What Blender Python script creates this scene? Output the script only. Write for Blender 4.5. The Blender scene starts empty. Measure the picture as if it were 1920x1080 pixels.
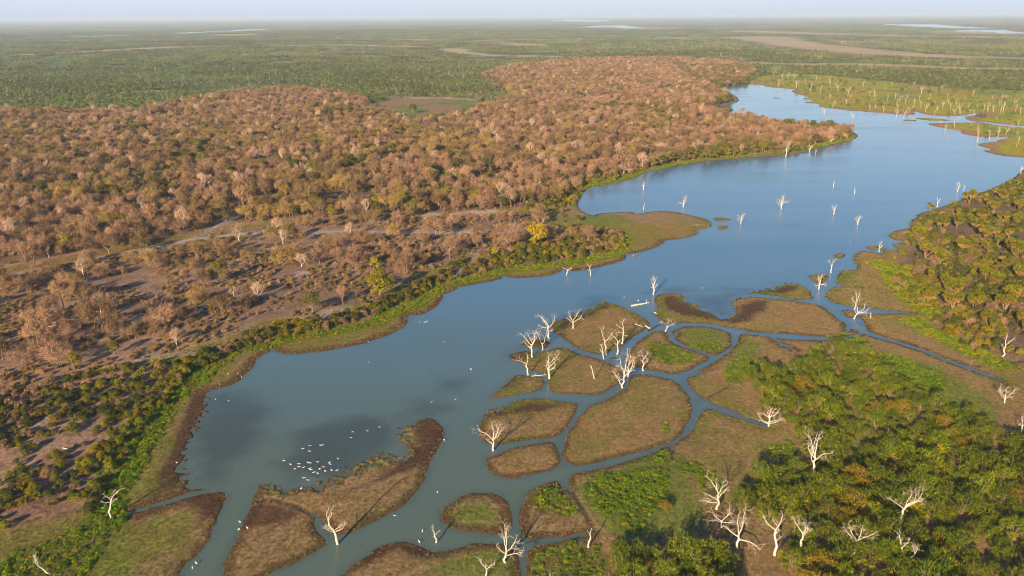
import bpy, math, random
import numpy as np
from mathutils import Matrix, Vector

# ------------------------------------------------------------------ camera, world, sun, exposure
SC = bpy.context.scene
COL = SC.collection
CAM_H, FOC, PITCH, ROLL = 120.0, 1493.0, math.radians(18.9), math.radians(-.33)
SUN_EL, SUN_AZ = math.radians(18.0), math.radians(25.0)      # shadows run away from the viewer, 25 deg to the right
cd = bpy.data.cameras.new("camera"); cam = bpy.data.objects.new("camera", cd); COL.objects.link(cam)
cd.sensor_width = 36.0; cd.lens = 36.0 * FOC / 1920.0
cd.clip_start = 1.0; cd.clip_end = 120000.0
cam.matrix_world = (Matrix.Translation((0, 0, CAM_H)) @ Matrix.Rotation(math.pi / 2 - PITCH, 4, 'X')
                    @ Matrix.Rotation(ROLL, 4, 'Z'))
SC.camera = cam
W = bpy.data.worlds.new("World"); SC.world = W; W.use_nodes = True
wn = W.node_tree.nodes; wl = W.node_tree.links
bgn = wn["Background"]; sky = wn.new("ShaderNodeTexSky")
sky.sky_type = 'NISHITA'; sky.sun_disc = False
sky.sun_elevation = SUN_EL; sky.sun_rotation = math.pi + SUN_AZ
sky.altitude = 300; sky.air_density = 1.0; sky.dust_density = 0.3; sky.ozone_density = 4.0
tcw = wn.new("ShaderNodeTexCoord"); sep = wn.new("ShaderNodeSeparateXYZ"); wl.new(tcw.outputs["Generated"], sep.inputs[0])
mr = wn.new("ShaderNodeMapRange"); mr.interpolation_type = 'SMOOTHSTEP'; wl.new(sep.outputs[2], mr.inputs[0])   # dusty air low over the plain
for i_, v_ in enumerate((-.03, .26, .9, 0.0)): mr.inputs[i_ + 1].default_value = v_
hz = wn.new("ShaderNodeMix"); hz.data_type = 'RGBA'; wl.new(mr.outputs[0], hz.inputs[0]); wl.new(sky.outputs[0], hz.inputs[6])
hz.inputs[7].default_value = (5.0, 5.6, 6.7, 1)
mr2 = wn.new("ShaderNodeMapRange"); mr2.interpolation_type = 'SMOOTHSTEP'; wl.new(sep.outputs[2], mr2.inputs[0])
for i_, v_ in enumerate((-.02, .06, 1.0, 0.0)): mr2.inputs[i_ + 1].default_value = v_
hz2 = wn.new("ShaderNodeMix"); hz2.data_type = 'RGBA'; wl.new(mr2.outputs[0], hz2.inputs[0]); wl.new(hz.outputs[2], hz2.inputs[6])
hz2.inputs[7].default_value = (3.7, 4.15, 4.95, 1)
wl.new(hz2.outputs[2], bgn.inputs[0]); bgn.inputs[1].default_value = 0.066
sd = bpy.data.lights.new("sun", 'SUN'); sun = bpy.data.objects.new("sun", sd); COL.objects.link(sun)
sd.energy = 5.0; sd.angle = math.radians(0.6); sd.color = (1.0, 0.735, 0.45)
sdir = Vector((math.sin(SUN_AZ) * math.cos(SUN_EL), math.cos(SUN_AZ) * math.cos(SUN_EL), -math.sin(SUN_EL)))
sun.rotation_euler = sdir.to_track_quat('-Z', 'Y').to_euler()
SC.view_settings.view_transform = 'Standard'; SC.view_settings.look = 'None'
SC.view_settings.exposure = 1.3; SC.view_settings.gamma = 1.0
SC.render.engine = 'CYCLES'
SC.cycles.use_denoising = True
try: SC.cycles.denoiser = 'OPENIMAGEDENOISE'
except Exception: pass
SC.cycles.filter_width = 1.05; SC.cycles.max_bounces = 5; SC.cycles.diffuse_bounces = 2; SC.cycles.glossy_bounces = 2
SC.cycles.transparent_max_bounces = 4; SC.cycles.volume_bounces = 0; SC.cycles.transmission_bounces = 2

rng = np.random.default_rng(11)
R = random.Random(5)

# ------------------------------------------------------------------ pixel -> ground
def at(px, py, z=0.0):
    """point of the photograph (1920x1080) -> where that ray meets height z"""
    x = (px - 960) / FOC; y = (540 - py) / FOC
    c, s = math.cos(ROLL), math.sin(ROLL)
    x, y = c * x - s * y, s * x + c * y
    d = (x, math.cos(PITCH) + y * math.sin(PITCH), -math.sin(PITCH) + y * math.cos(PITCH))
    t = (z - CAM_H) / d[2]
    return np.array([d[0] * t, d[1] * t, z])
def to_px(p):
    p = np.asarray(p, float).reshape(-1, 3) - np.array([0, 0, CAM_H])
    zc = p[:, 1] * math.cos(PITCH) - p[:, 2] * math.sin(PITCH)
    yc = p[:, 1] * math.sin(PITCH) + p[:, 2] * math.cos(PITCH)
    zc = np.where(zc < 1, 1, zc)
    x, y = p[:, 0] / zc, yc / zc
    c, s = math.cos(-ROLL), math.sin(-ROLL)
    return np.stack([960 + FOC * (c * x - s * y), 540 - FOC * (s * x + c * y)], 1)
def ground(pts): return np.array([at(*p)[:2] for p in pts])
def chaikin(p, n=1, closed=True):
    p = np.asarray(p, float)
    for _ in range(n):
        q = np.roll(p, -1, 0) if closed else p[1:]
        a = p if closed else p[:-1]
        m = np.stack([a * .75 + q * .25, a * .25 + q * .75], 1).reshape(-1, 2)
        p = m if closed else np.vstack([p[:1], m, p[-1:]])
    return p

def seg_dist(P, A, B):
    d = B - A; L = (d * d).sum(1) + 1e-9
    vx = P[:, None, 0] - A[None, :, 0]; vy = P[:, None, 1] - A[None, :, 1]
    t = np.clip((vx * d[:, 0] + vy * d[:, 1]) / L, 0, 1)
    vx -= t * d[:, 0]; vy -= t * d[:, 1]
    e = vx * vx + vy * vy
    k = e.argmin(1)
    return np.sqrt(e[np.arange(len(P)), k]), k
def inside(P, poly):
    A = poly; B = np.roll(poly, -1, 0)
    r = np.zeros(len(P), bool)
    x, y = P[:, 0], P[:, 1]
    for (x0, y0), (x1, y1) in zip(A, B):
        if y0 == y1: continue
        m = (y0 > y) != (y1 > y)
        r ^= m & (x < (x1 - x0) * (y - y0) / (y1 - y0) + x0)
    return r
def near(P, A, B, reach):
    """distance to the nearest of many segments, worked out cell by cell; yields (indices, distance, segment)"""
    lo = np.minimum(A, B); hi = np.maximum(A, B)
    m = np.where(((P > lo.min(0) - reach) & (P < hi.max(0) + reach)).all(1))[0]
    if len(m) == 0: return
    cs = max(reach, 25.0)
    c = np.floor(P[m] / cs).astype(np.int64); key = c[:, 0] * 1000003 + c[:, 1]
    o = np.argsort(key, kind='stable'); m = m[o]; key = key[o]; c = c[o]
    cut = np.concatenate([[0], np.where(np.diff(key))[0] + 1, [len(m)]])
    for i0, i1 in zip(cut[:-1], cut[1:]):
        c0 = c[i0] * cs - reach; c1 = (c[i0] + 1) * cs + reach
        e = np.where(((hi >= c0) & (lo <= c1)).all(1))[0]
        for j in range(i0, i1, 20000):
            q = m[j:min(j + 20000, i1)]
            if len(e) == 0: yield q, np.full(len(q), float(reach)), np.zeros(len(q), int)
            else:
                d, k = seg_dist(P[q], A[e], B[e]); yield q, d, e[k]
def sdf(P, poly, reach=40.0):
    """signed distance, + inside, clipped to reach"""
    reach = float(reach); out = np.full(len(P), -reach); A = poly; B = np.roll(poly, -1, 0)
    for q, d, k in near(P, A, B, reach):
        if d.min() >= reach: out[q] = reach if inside(P[q[:1]], poly)[0] else -reach
        else: out[q] = np.clip(np.where(inside(P[q], poly), d, -d), -reach, reach)
    return out
def line_sdf(P, line, hw, reach=40.0):
    """+ inside a band of half width hw (scalar or per vertex) along a polyline"""
    reach = float(reach); hw = np.broadcast_to(np.asarray(hw, float), (len(line),))
    out = np.full(len(P), -reach)
    for q, d, k in near(P, line[:-1], line[1:], reach + hw.max()):
        A = line[k]; Bv = line[k + 1] - A
        t = np.clip(((P[q] - A) * Bv).sum(1) / ((Bv * Bv).sum(1) + 1e-9), 0, 1)
        out[q] = np.clip(hw[k] * (1 - t) + hw[k + 1] * t - d, -reach, reach)
    return out
def hash2(ix, iy, seed):
    h = (ix.astype(np.int64) * 374761393 + iy.astype(np.int64) * 668265263 + seed * 1442695041) & 0x7fffffff
    h = ((h ^ (h >> 13)) * 1274126177) & 0x7fffffff
    return ((h ^ (h >> 16)) & 0xffff) / 65535.0
def vnoise(P, scale, seed=0):
    x = P[:, 0] / scale; y = P[:, 1] / scale
    ix = np.floor(x); iy = np.floor(y); fx = x - ix; fy = y - iy
    fx = fx * fx * (3 - 2 * fx); fy = fy * fy * (3 - 2 * fy)
    a = hash2(ix, iy, seed); b = hash2(ix + 1, iy, seed); c = hash2(ix, iy + 1, seed); d = hash2(ix + 1, iy + 1, seed)
    return (a * (1 - fx) + b * fx) * (1 - fy) + (c * (1 - fx) + d * fx) * fy
def fbm(P, scale, seed=0, n=4):
    o = np.zeros(len(P)); w = 1; t = 0
    for i in range(n):
        o += w * vnoise(P, scale / 2 ** i, seed + i * 17); t += w; w *= .55
    return o / t
def smooth(x, a, b):
    t = np.clip((x - a) / (b - a), 0, 1); return t * t * (3 - 2 * t)

# ------------------------------------------------------------------ the water's outline, traced in the photograph
LAKE = [(330,1090),(350,1056),(385,1022),(400,992),(414,955),(428,926),(400,920),(352,916),(340,900),(336,890),(343,872),(355,850),(362,825),(368,805),(374,785),
 (381,762),(388,743),(384,735),(430,724),(446,716),(460,702),(470,690),(479,677),(488,668),(500,662),(510,656),(518,660),(540,664),(580,662),(630,654),(680,645),(720,632),(750,617),(765,604),
 (769,595),(763,589),(773,592),(797,588),(820,573),(832,558),(828,553),(845,547),(857,542),(858,538),(893,533),(933,525),(944,519),(941,516),(960,521),(1007,520),(1030,516),
 (1047,512),(1056,503),(1077,509),(1107,504),(1140,497),(1167,489),(1176,482),(1174,477),(1207,472),(1233,462),(1248,455),(1241,451),(1280,448),(1300,442),(1312,437),(1298,431),
 (1330,428),(1336,422),(1328,412),(1310,407),(1280,400),(1257,395),(1220,396),(1193,402),(1183,397),(1160,398),(1123,400),(1111,405),(1106,400),(1087,393),(1082,385),
 (1088,373),(1093,362),(1107,350),(1140,346),(1167,342),(1190,333),(1213,322),(1240,317),(1280,309),(1330,302),(1397,297),(1447,293),(1493,291),(1530,280),(1563,272),(1600,262),(1610,256),
 (1604,249),(1590,246),(1560,238),(1530,236),(1500,236),(1475,234),(1450,231),(1420,225),(1395,220),(1368,213),(1350,206),(1345,202),(1370,196),(1386,191),(1384,183),(1371,175),(1359,167),(1360,162),(1380,159),
 (1413,159),(1427,159),(1443,164),(1477,166.5),(1495,167),(1482,170.5),(1493,176),(1513,181),(1520,182.3),(1507,184),(1503,186),(1526,187.5),(1524,190),(1503,192),(1533,195),(1541,197),(1530,199),(1557,203),
 (1580,206),(1613,209),(1647,212),(1680,213.5),(1700,215.5),(1718,215),(1712,210),(1717,208),(1726,212.5),(1747,217),(1795,218.2),(1820,214),(1845,211),(1846,213),(1812,218.5),(1808,222),(1820,227),(1845,228),(1870,232),(1920,237),(2100,249),
 (2100,252),(1920,239.5),(1870,234.5),(1840,230),(1800,230),(1745,230.5),(1738,232),(1745,235),(1766,240),(1785,243),(1805,245.5),(1800,249),(1808,252),(1830,256),(1850,257.5),(1870,258),(1905,256),(1872,262),(1865,266),(1840,268),(1832,272),(1845,276),(1862,281),(1842,282),(1853,286),(1873,291),(1885,293),(1920,296),(2150,302),
 (2150,296),(2150,300),(2000,310),(1920,317),(1913,323),(1897,336),(1863,352),(1840,361),(1810,372),(1767,387),(1743,395),(1718,402),(1719,409),(1706,414),(1703,421),(1711,426),(1680,432),(1663,441),(1675,448),(1693,453),
 (1709,456),(1692,455),(1673,457),(1674,462),(1688,470),(1673,468),(1658,470),(1653,476),(1643,474),(1627,470),(1613,471),(1604,478),(1597,484),(1603,492),(1610,498),(1607,505),(1593,506),(1577,507),
 (1572,515),(1568,525),(1567,534),(1583,538),(1560,539),(1550,547),(1547,554),(1553,563),(1567,569),(1587,573),(1607,576),(1623,575),(1637,578),(1645,581),(1667,582),(1688,585),(1688,587),(1650,588),(1633,588),(1614,592),(1606,600),
 (1624,622),(1613,630),(1580,635),(1547,638),(1480,637),(1440,631),(1391,625),(1384,632),(1379,650),(1365,663),(1338,678),(1318,691),(1298,703),(1288,711),(1289,718),(1298,728),(1306,740),(1324,751),(1367,768),(1407,784),(1442,796),(1441,802),
 (1422,796),(1390,786),(1353,774),(1328,766),(1318,772),(1308,793),(1291,821),(1283,822),(1265,833),(1240,842),(1203,855),(1187,863),(1147,873),(1100,884),(1064,893),(1069,914),(1062,918),(1052,908),(1043,901),(1010,911),(988,922),(983,928),(985,938),(977,947),
 (972,955),(974,987),(982,1010),(1007,1012),(1057,1006),(1095,999),(1106,998),(1103,1004),(1073,1011),(1033,1020),(994,1028),(989,1050),(990,1090),(984,1180),(300,1180)]
ISL = dict(
 a=[(1038,623),(1043,626),(1060,627),(1052,631),(1060,638),(1075,648),(1088,654),(1105,661),(1122,664),(1143,659),(1160,653),(1173,642),(1190,630),(1208,618),(1217,613),(1219,607),(1200,592),(1182,582),(1160,572),(1142,566),(1128,567),(1113,573),(1097,581),(1083,588),(1067,594),(1050,596),(1038,602),(1032,613)],
 b=[(980,680),(955,673),(953,665),(967,660),(987,658),(999,662),(999,671),(1007,668),(1008,663),(1023,658),(1042,653),(1055,653),(1070,657),(1083,664),(1100,668),(1122,673),(1143,681),(1158,689),(1167,695),(1168,703),(1163,714),(1156,723),(1140,733),(1120,741),(1073,738),(1031,736),(1029,722),(1030,707),(1021,702),(1007,697),(993,695),(984,686)],
 c=[(924,744),(931,736),(952,719),(962,706),(975,703),(1000,707),(1015,708),(1021,714),(1021,722),(1013,733),(973,738),(940,746)],
 d=[(900,817),(897,803),(903,783),(917,770),(950,763),(962,753),(993,747),(1033,750),(1067,755),(1085,760),(1080,773),(1067,793),(1053,814),(1040,820),(1007,823),(967,829),(933,833),(907,828)],
 e=[(912,862),(923,855),(950,845),(977,837),(1013,830),(1040,827),(1046,837),(1047,857),(1049,872),(1033,883),(1000,890),(960,897),(933,893),(915,879)],
 f=[(1055,840),(1060,820),(1073,800),(1087,780),(1107,760),(1140,748),(1162,736),(1178,724),(1182,711),(1192,702),(1223,703),(1257,712),(1275,722),(1285,736),(1295,751),(1297,770),(1290,790),(1280,808),(1267,824),(1237,836),(1187,851),(1133,863),(1100,871),(1070,873),(1059,864),(1055,852)],
 g=[(823,968),(827,960),(847,942),(870,928),(900,924),(930,926),(950,937),(957,953),(960,980),(956,997),(930,1003),(893,998),(853,993),(833,985)],
 h=[(600,1120),(635,1085),(653,1067),(683,1046),(717,1023),(753,1015),(783,1022),(803,1033),(827,1035),(853,1029),(887,1020),(927,1020),(958,1022),(972,1040),(976,1090),(978,1175),(600,1175)],
 k=[(1170,681),(1178,665),(1190,647),(1207,632),(1228,621),(1246,621),(1252,627),(1258,640),(1280,650),(1310,660),(1336,670),(1320,679),(1300,690),(1280,697),(1263,701),(1240,698),(1207,691),(1180,686)],
 l=[(1262,634),(1256,625),(1262,619),(1280,613),(1310,611),(1340,615),(1365,623),(1374,632),(1370,648),(1358,660),(1340,668),(1312,657),(1282,647)],
 m=[(1228,568),(1226,558),(1237,552),(1263,549),(1276,551),(1284,561),(1302,570),(1322,580),(1342,589),(1358,595),(1371,590),(1368,580),(1372,566),(1384,559),(1400,556),(1420,557),(1480,563),(1527,570),(1547,576),(1560,590),(1578,601),(1588,612),(1584,620),(1600,614),(1614,624),(1600,628),(1580,631),(1547,632),(1480,627),(1413,622),(1373,615),(1347,609),(1313,606),(1280,605),(1257,606),(1237,599),(1227,587),(1235,577)],
 n=[(1403,549),(1440,541),(1467,534),(1483,530),(1507,536),(1522,549),(1527,562),(1493,562),(1460,556),(1420,551)],
 o=[(1513,517),(1525,516),(1538,513),(1553,515),(1550,527),(1542,532),(1530,530),(1520,522)],
 p=[(1562,480),(1568,476),(1580,475),(1586,479),(1578,484),(1566,484)],
 q=[(1622,465),(1633,461),(1653,462),(1664,466),(1650,470),(1633,468)],
 r=[(1338,410),(1347,407),(1375,412),(1360,415),(1343,415)],
 s=[(1345,426),(1352,422),(1368,424),(1362,429),(1350,431)],
 t=[(975,643),(987,636),(1007,634),(1028,639),(1033,646),(1023,652),(1000,652),(983,649)],
 u=[(1143,672),(1150,669),(1158,671),(1156,675),(1147,675)],
 v=[(1576,581),(1602,582),(1609,589),(1600,597),(1583,592)],
 w=[(415,1100),(417,1067),(423,1043),(437,1020),(450,997),(463,967),(472,938),(480,922),(486,908),(500,914),(520,918),(545,920),(572,917),(600,910),(629,896),(655,884),(674,868),(694,857),(720,850),(745,862),(767,861),(773,850),(763,833),(745,818),(752,803),(773,790),(800,783),(820,788),(830,800),(832,817),(823,840),(807,863),(800,887),(787,913),(770,937),(737,960),(690,983),(660,998),(640,1004),(625,1001),(611,988),(601,972),(592,968),(588,976),(592,990),(600,1003),(610,1012),(612,1021),(600,1030),(573,1046),(535,1063),(500,1076),(470,1100)],
 x=[(1710,221),(1747,221),(1780,224.5),(1787,226.5),(1750,227.5),(1720,224)],
 z=[(1690,224.5),(1708,223.5),(1722,226),(1715,228),(1697,227)],
 bb=[(1448,182),(1462,184),(1470,186),(1455,185.5)],
)
# channels and creeks that thread the flats: pixel polyline, half widths in metres
CHAN = [
 ([(1604,600),(1612,612),(1623,624),(1650,632),(1680,641),(1715,652),(1747,664),(1780,677),(1813,689),(1850,703),(1885,716)], [3,2.4,1.6,1.5,1.3,1.2,1.1,1.0,.9,.8,.3]),
 ([(1558,572),(1572,590),(1592,603),(1610,618)], [2.4,2.6,2.8,2.2]),
 ([(1450,633),(1462,643),(1476,650),(1489,656)], [1.2,1.0,.9,.4]),
 ([(1590,612),(1589,622)], [1.0,.6]),
 ([(445,917),(420,917),(390,920),(355,928),(320,939),(285,950),(262,957),(240,963)], [2.2,1.6,1.2,1.2,1.1,.9,.6,.2]),
 ([(1687,586),(1700,587)], [.8,.3]),
 ([(1255,628),(1262,632),(1268,625)], [.9,.9,.4]),
]
DITCH = [   # dry runnels, dark
 ([(1254,636),(1280,649),(1310,659),(1340,671)], .5), ([(1068,915),(1083,940),(1100,968),(1112,992)], .6), ([(1262,838),(1262,862)], .5),
 ([(505,650),(515,662)], .5), ([(740,588),(768,600)], .5), ([(935,505),(944,520)], .5), ([(1165,470),(1177,480)], .5),
 ([(480,936),(520,940),(560,952),(592,968)], .7), ([(1297,705),(1345,690)], .5), ([(1323,747),(1350,735),(1370,722)], .4), ([(1087,393),(1110,404)], .5), ([(1583,538),(1620,540)], .5),
 ([(1690,586),(1750,589)], .6), ([(1820,690),(1860,682),(1920,680)], .8), ([(240,963),(190,985),(120,1020)], .8),
]
def water_depth(P):
    """+ in water, - on land, metres to the shore"""
    w = sdf(P, chaikin(ground(LAKE)), 60)
    for k, v in ISL.items():
        w = np.minimum(w, -sdf(P, chaikin(ground(v)), 60))
    for l, hw in CHAN:
        g = chaikin(ground(l), 1, False)
        h = np.interp(np.linspace(0, 1, len(g)), np.linspace(0, 1, len(hw)), hw)
        w = np.maximum(w, line_sdf(P, g, h, 60))
    return w
# far water, out on the plain
FARW = [([(-60,73),(0,72),(50,71)], .35), ([(112,70),(170,68),(232,66)], .4), ([(330,63),(380,60),(440,58),(490,55)], .3),
        ([(1080,38),(1110,40)], .3), ([(1112,50),(1150,48),(1190,53)], .3), ([(1708,46),(1760,50),(1830,53)], .6), ([(1815,58),(1850,56),(1875,60),(1950,62)], .6)]
def px_band(l, h):
    """far band: pixel polyline and half height in pixels -> ground polyline and its half width there"""
    g_ = ground(l); hw = np.array([abs(at(x, y - h)[1] - at(x, y + h)[1]) / 2 for x, y in l]); return g_, hw

# ------------------------------------------------------------------ land cover, traced the same way
FOREST = [(-400,250),(-200,222),(0,213),(130,214),(230,214),(330,198),(420,178),(520,171),(600,173),(680,186),(700,200),(760,235),(840,232),(900,205),(945,196),(965,180),(930,160),(905,142),(960,126),(1100,113),(1280,112),(1400,122),(1418,136),(1388,158),(1352,168),
 (1372,190),(1340,204),(1420,226),(1500,237),(1560,240),(1596,251),(1600,257),(1530,276),(1400,293),(1280,304),(1180,328),(1100,344),(1060,372),(1000,388),(930,398),(860,402),(760,408),(640,408),(540,412),(430,425),(330,443),(200,470),(100,486),(0,506),(-400,580)]
OPENW = [(-400,600),(0,520),(200,482),(420,436),(640,415),(860,408),(1000,404),(1040,425),(1120,445),(1110,462),(980,474),(900,474),(840,494),(700,560),(600,595),(500,605),(420,640),(300,668),(200,700),(100,725),(0,745),(-300,790)]
BANKS = [(-300,780),(0,742),(100,722),(230,692),(330,680),(430,648),(520,612),(620,592),(740,558),(850,500),(940,468),(1060,440),(1100,425),(1165,440),(1172,468),(1100,484),(1000,496),(930,506),(830,532),(740,582),(640,615),(515,642),(430,662),(340,715),(296,780),(236,860),(190,915),(200,955),(60,985),(0,1010),(-200,1060)]
THICK = [(1390,705),(1425,685),(1490,690),(1515,660),(1560,650),(1600,650),(1650,675),(1700,718),(1760,755),(1810,775),(1850,800),(1890,825),(1960,812),(2150,860),(2200,1250),(1500,1250),(1480,1090),(1475,1060),(1470,1000),(1440,985),(1385,945),(1370,915),(1440,890),(1505,875),(1520,840),(1490,815),(1450,785),(1410,745)]
THICK2 = [(1150,1035),(1200,1020),(1290,1030),(1345,1045),(1400,1100),(1420,1250),(1100,1250),(1140,1100)]
PALMS = [(1700,455),(1745,405),(1850,365),(1915,340),(2000,322),(2200,300),(2250,620),(1960,650),(1850,610),(1790,570),(1735,530),(1700,500)]
RSHRUB = [(1640,492),(1672,485),(1700,430),(1745,398),(1860,357),(1915,333),(2200,300),(2250,800),(1960,715),(1900,690),(1845,672),(1800,650),(1740,600),(1765,588),(1720,572),(1672,540),(1655,505)]
MARSH = [(1400,150),(1440,140),(1520,138),(1640,150),(1760,165),(1920,170),(2300,180),(2300,300),(1920,296),(1850,284),(1835,268),(1800,250),(1740,233),(1680,214),(1613,209),(1530,199),(1500,172),(1440,165),(1390,160)]
POND = [(690,196),(740,186),(800,184),(870,186),(905,196),(890,206),(860,214),(790,220),(735,216),(700,206)]
HERB = [
 [(1090,905),(1150,885),(1250,872),(1262,900),(1235,960),(1200,1000),(1165,990),(1110,955)], [(1000,915),(1045,905),(1075,940),(1085,972),(1050,975),(1000,965),(985,945)],
 [(995,1050),(1040,1025),(1100,1015),(1140,1040),(1150,1120),(995,1120)], [(1203,858),(1240,846),(1258,848),(1255,872),(1220,868)],
 [(1264,842),(1300,870),(1345,890),(1370,915),(1330,935),(1300,905),(1270,885)], [(1645,655),(1700,675),(1765,700),(1790,730),(1740,745),(1690,735),(1650,690)],
 [(1430,835),(1490,825),(1505,858),(1470,868),(1440,855)], [(1205,645),(1250,640),(1285,655),(1320,672),(1270,690),(1230,680)],
 [(1290,652),(1330,640),(1355,650),(1345,664),(1310,658)], [(100,1010),(150,985),(200,990),(195,1050),(150,1120),(-50,1120),(0,1040)],
 [(1640,495),(1662,490),(1690,530),(1725,572),(1765,590),(1740,598),(1700,580),(1665,545),(1650,515)], [(1700,600),(1740,610),(1790,640),(1850,672),(1920,690),(2000,720),(1900,690),(1820,665),(1760,640),(1720,620)],
 [(1540,632),(1590,622),(1610,630),(1640,650),(1600,655),(1560,645)], [(1345,690),(1400,665),(1425,680),(1400,720),(1370,725)], [(1240,795),(1255,790),(1260,812),(1245,815)],
]
HERB_STRIP = [([(1645,492),(1668,500),(1690,535),(1725,568),(1762,590)], 5), ([(1710,605),(1760,628),(1810,655),(1880,685)], 4), ([(196,985),(205,915),(235,868),(268,815),(300,770),(335,735),(380,708)], 4.2), ([(380,700),(432,655),(470,650),(502,647)], 4), ([(512,642),(560,635),(640,622),(700,607),(740,588)], 3.5),
 ([(748,580),(775,570),(800,553),(822,537)], 5), ([(850,533),(900,520),(934,511)], 4), ([(945,507),(1007,500),(1073,493),(1140,481),(1168,472)], 4), ([(1100,438),(1130,432),(1165,440),(1170,455)], 5),
 ([(1000,395),(1040,385),(1075,366),(1095,350),(1140,340),(1190,328),(1240,312),(1330,297),(1450,287),(1530,274),(1600,259)], 4.5)]
WEED = [[(352,905),(345,880),(362,830),(380,780),(392,745),(440,735),(500,745),(520,780),(500,820),(460,860),(440,900),(400,912)], [(495,900),(510,860),(540,800),(610,775),(700,780),(745,800),(760,845),(700,850),(640,888),(560,912)],
 [(740,800),(755,760),(790,738),(815,745),(822,785),(790,778),(760,792)], [(806,722),(820,708),(850,704),(874,712),(868,728),(830,732)], [(1278,556),(1320,548),(1380,546),(1400,553),(1372,562),(1368,590),(1340,586),(1300,568)],
 [(1160,548),(1300,540),(1420,538),(1470,530),(1400,549),(1280,549),(1225,553)], [(1464,424),(1472,420),(1484,424),(1478,428)], [(1080,572),(1140,556),(1165,566),(1110,585)], [(955,668),(950,655),(985,640),(1005,652),(975,660)]]
WET = [  # dark wet weed-covered mud: polygons
 [(1228,560),(1270,552),(1300,575),(1340,595),(1375,598),(1385,575),(1410,560),(1450,568),(1420,590),(1390,608),(1340,603),(1280,590),(1240,580)], [(1400,552),(1470,532),(1510,540),(1480,552),(1430,553)],
 [(1030,615),(1050,598),(1100,580),(1140,566),(1150,575),(1110,592),(1080,610),(1050,625)], [(905,790),(930,768),(985,752),(1040,755),(1070,762),(1030,772),(960,775),(925,785)],
 [(352,740),(392,738),(388,780),(360,850),(345,915),(270,950),(290,890),(320,820),(345,770)], [(350,930),(428,925),(420,950),(400,975),(370,970),(345,950)],
 [(470,940),(520,945),(585,960),(560,975),(500,990),(450,1010)], [(600,930),(680,905),(750,870),(780,850),(770,800),(800,785),(830,800),(826,835),(790,880),(730,905),(660,930)], [(952,664),(998,660),(998,674),(960,676)], [(978,643),(1008,634),(1032,644),(1000,652)],
 [(680,1047),(750,1016),(800,1033),(780,1040),(730,1035),(690,1060)], [(925,744),(960,710),(985,712),(950,745)]]
GREENG = [ [(600,911),(700,858),(745,864),(690,888),(620,922)], [(485,911),(560,920),(592,950),(520,938)], [(750,803),(778,793),(772,838),(748,820)],
 # short green turf on the flats
 [(190,1000),(230,900),(300,800),(350,738),(372,742),(322,785),(272,850),(226,950),(244,1000),(256,1060),(266,1100),(180,1120)], [(500,1075),(600,1030),(613,1010),(590,1045),(520,1072)], [(700,975),(800,880),(800,900),(740,960),(650,1003)],
 [(840,965),(880,935),(950,950),(955,990),(900,995),(850,985)], [(1228,575),(1245,575),(1255,600),(1235,598)], [(1430,555),(1520,560),(1526,545),(1480,552)], [(1380,640),(1440,636),(1430,680),(1390,690),(1350,690)], [(1260,617),(1340,616),(1372,635),(1340,665),(1285,648)],
 [(800,1060),(900,1025),(970,1030),(975,1090),(780,1090)], [(1570,510),(1610,508),(1600,530),(1570,535)], [(700,195),(880,215),(950,195),(900,185),(870,205)], [(1062,895),(1190,863),(1262,838),(1330,930),(1320,1030),(1140,1010),(1110,990)], [(1640,650),(1800,700),(1900,780),(1850,800),(1700,740)],
 [(1100,404),(1170,400),(1180,420),(1110,430),(1060,400)], [(930,820),(1010,812),(1045,816),(960,829)]]
FRAY = [  # shores that break up into shallow, speckled mud
 [(484,898),(520,908),(600,900),(680,862),(740,842),(745,800),(775,785),(785,800),(775,850),(750,872),(690,895),(600,925),(500,928)], [(1275,552),(1310,565),(1345,582),(1372,590),(1364,570),(1385,555),(1400,552),(1392,575),(1375,605),(1335,600),(1290,580),(1270,565)],
 [(330,910),(325,880),(345,830),(370,770),(395,738),(405,745),(385,800),(370,850),(360,915)], [(1040,600),(1090,580),(1135,560),(1155,566),(1110,582),(1060,602)], [(1395,553),(1460,530),(1500,525),(1500,535),(1440,548)], [(905,790),(925,765),(955,757),(960,768),(920,785)]]
SANDT = [([(-250,575),(-50,530),(60,508),(180,485),(280,470),(350,455),(380,440),(420,420),(440,405)], 1.0), ([(350,455),(450,442),(560,440),(650,436),(760,440),(900,438),(990,432)], 1.1)]
SAND = [  # pale bare sand on the left bank
 ([(-100,770),(0,748),(90,730),(190,718),(240,700)], 2.5), ([(0,900),(40,870),(70,800),(140,760),(200,735)], 1.5), ([(240,685),(300,672),(360,668)], 5), ([(560,605),(600,600),(660,580)], 4), ([(640,440),(720,438),(840,440),(940,440)], 3), ([(700,420),(820,405),(920,398)], 5), ([(560,520),(620,500),(690,515)], 5), ([(330,520),(420,500),(520,470)], 3), ([(240,615),(330,590),(420,575)], 4),
 ([(870,470),(900,480),(850,520)], 3), ([(940,200),(1000,205),(1010,200)], 4)]
FARSAND = [([(60,102),(170,97),(300,89),(330,88)], .9), ([(330,89),(400,88)], 1.0), ([(510,86),(640,84),(780,88)], .8), ([(850,92),(870,99),(930,104),(1060,107),(1200,107)], 1.1), ([(1420,70),(1450,75),(1490,83),(1560,90),(1640,98),(1740,105),(1920,110),(2100,113)], 1.9),
 ([(1390,117),(1480,120),(1600,120),(1700,123),(1800,128),(1920,129)], 1.7), ([(1400,59),(1550,63),(1700,68),(1920,70)], 1.1), ([(1140,52),(1220,53)], 1.1), ([(1780,60),(1920,64)], .9), ([(770,184),(830,184),(880,187)], .9), ([(240,172),(296,171)], 1.0), ([(950,82),(1010,86)], .9), ([(515,116),(540,116)], .8), ([(430,65),(460,66)], .7), ([(1240,70),(1290,72)], .7), ([(700,74),(900,76),(1100,72)], .6)]
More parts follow.
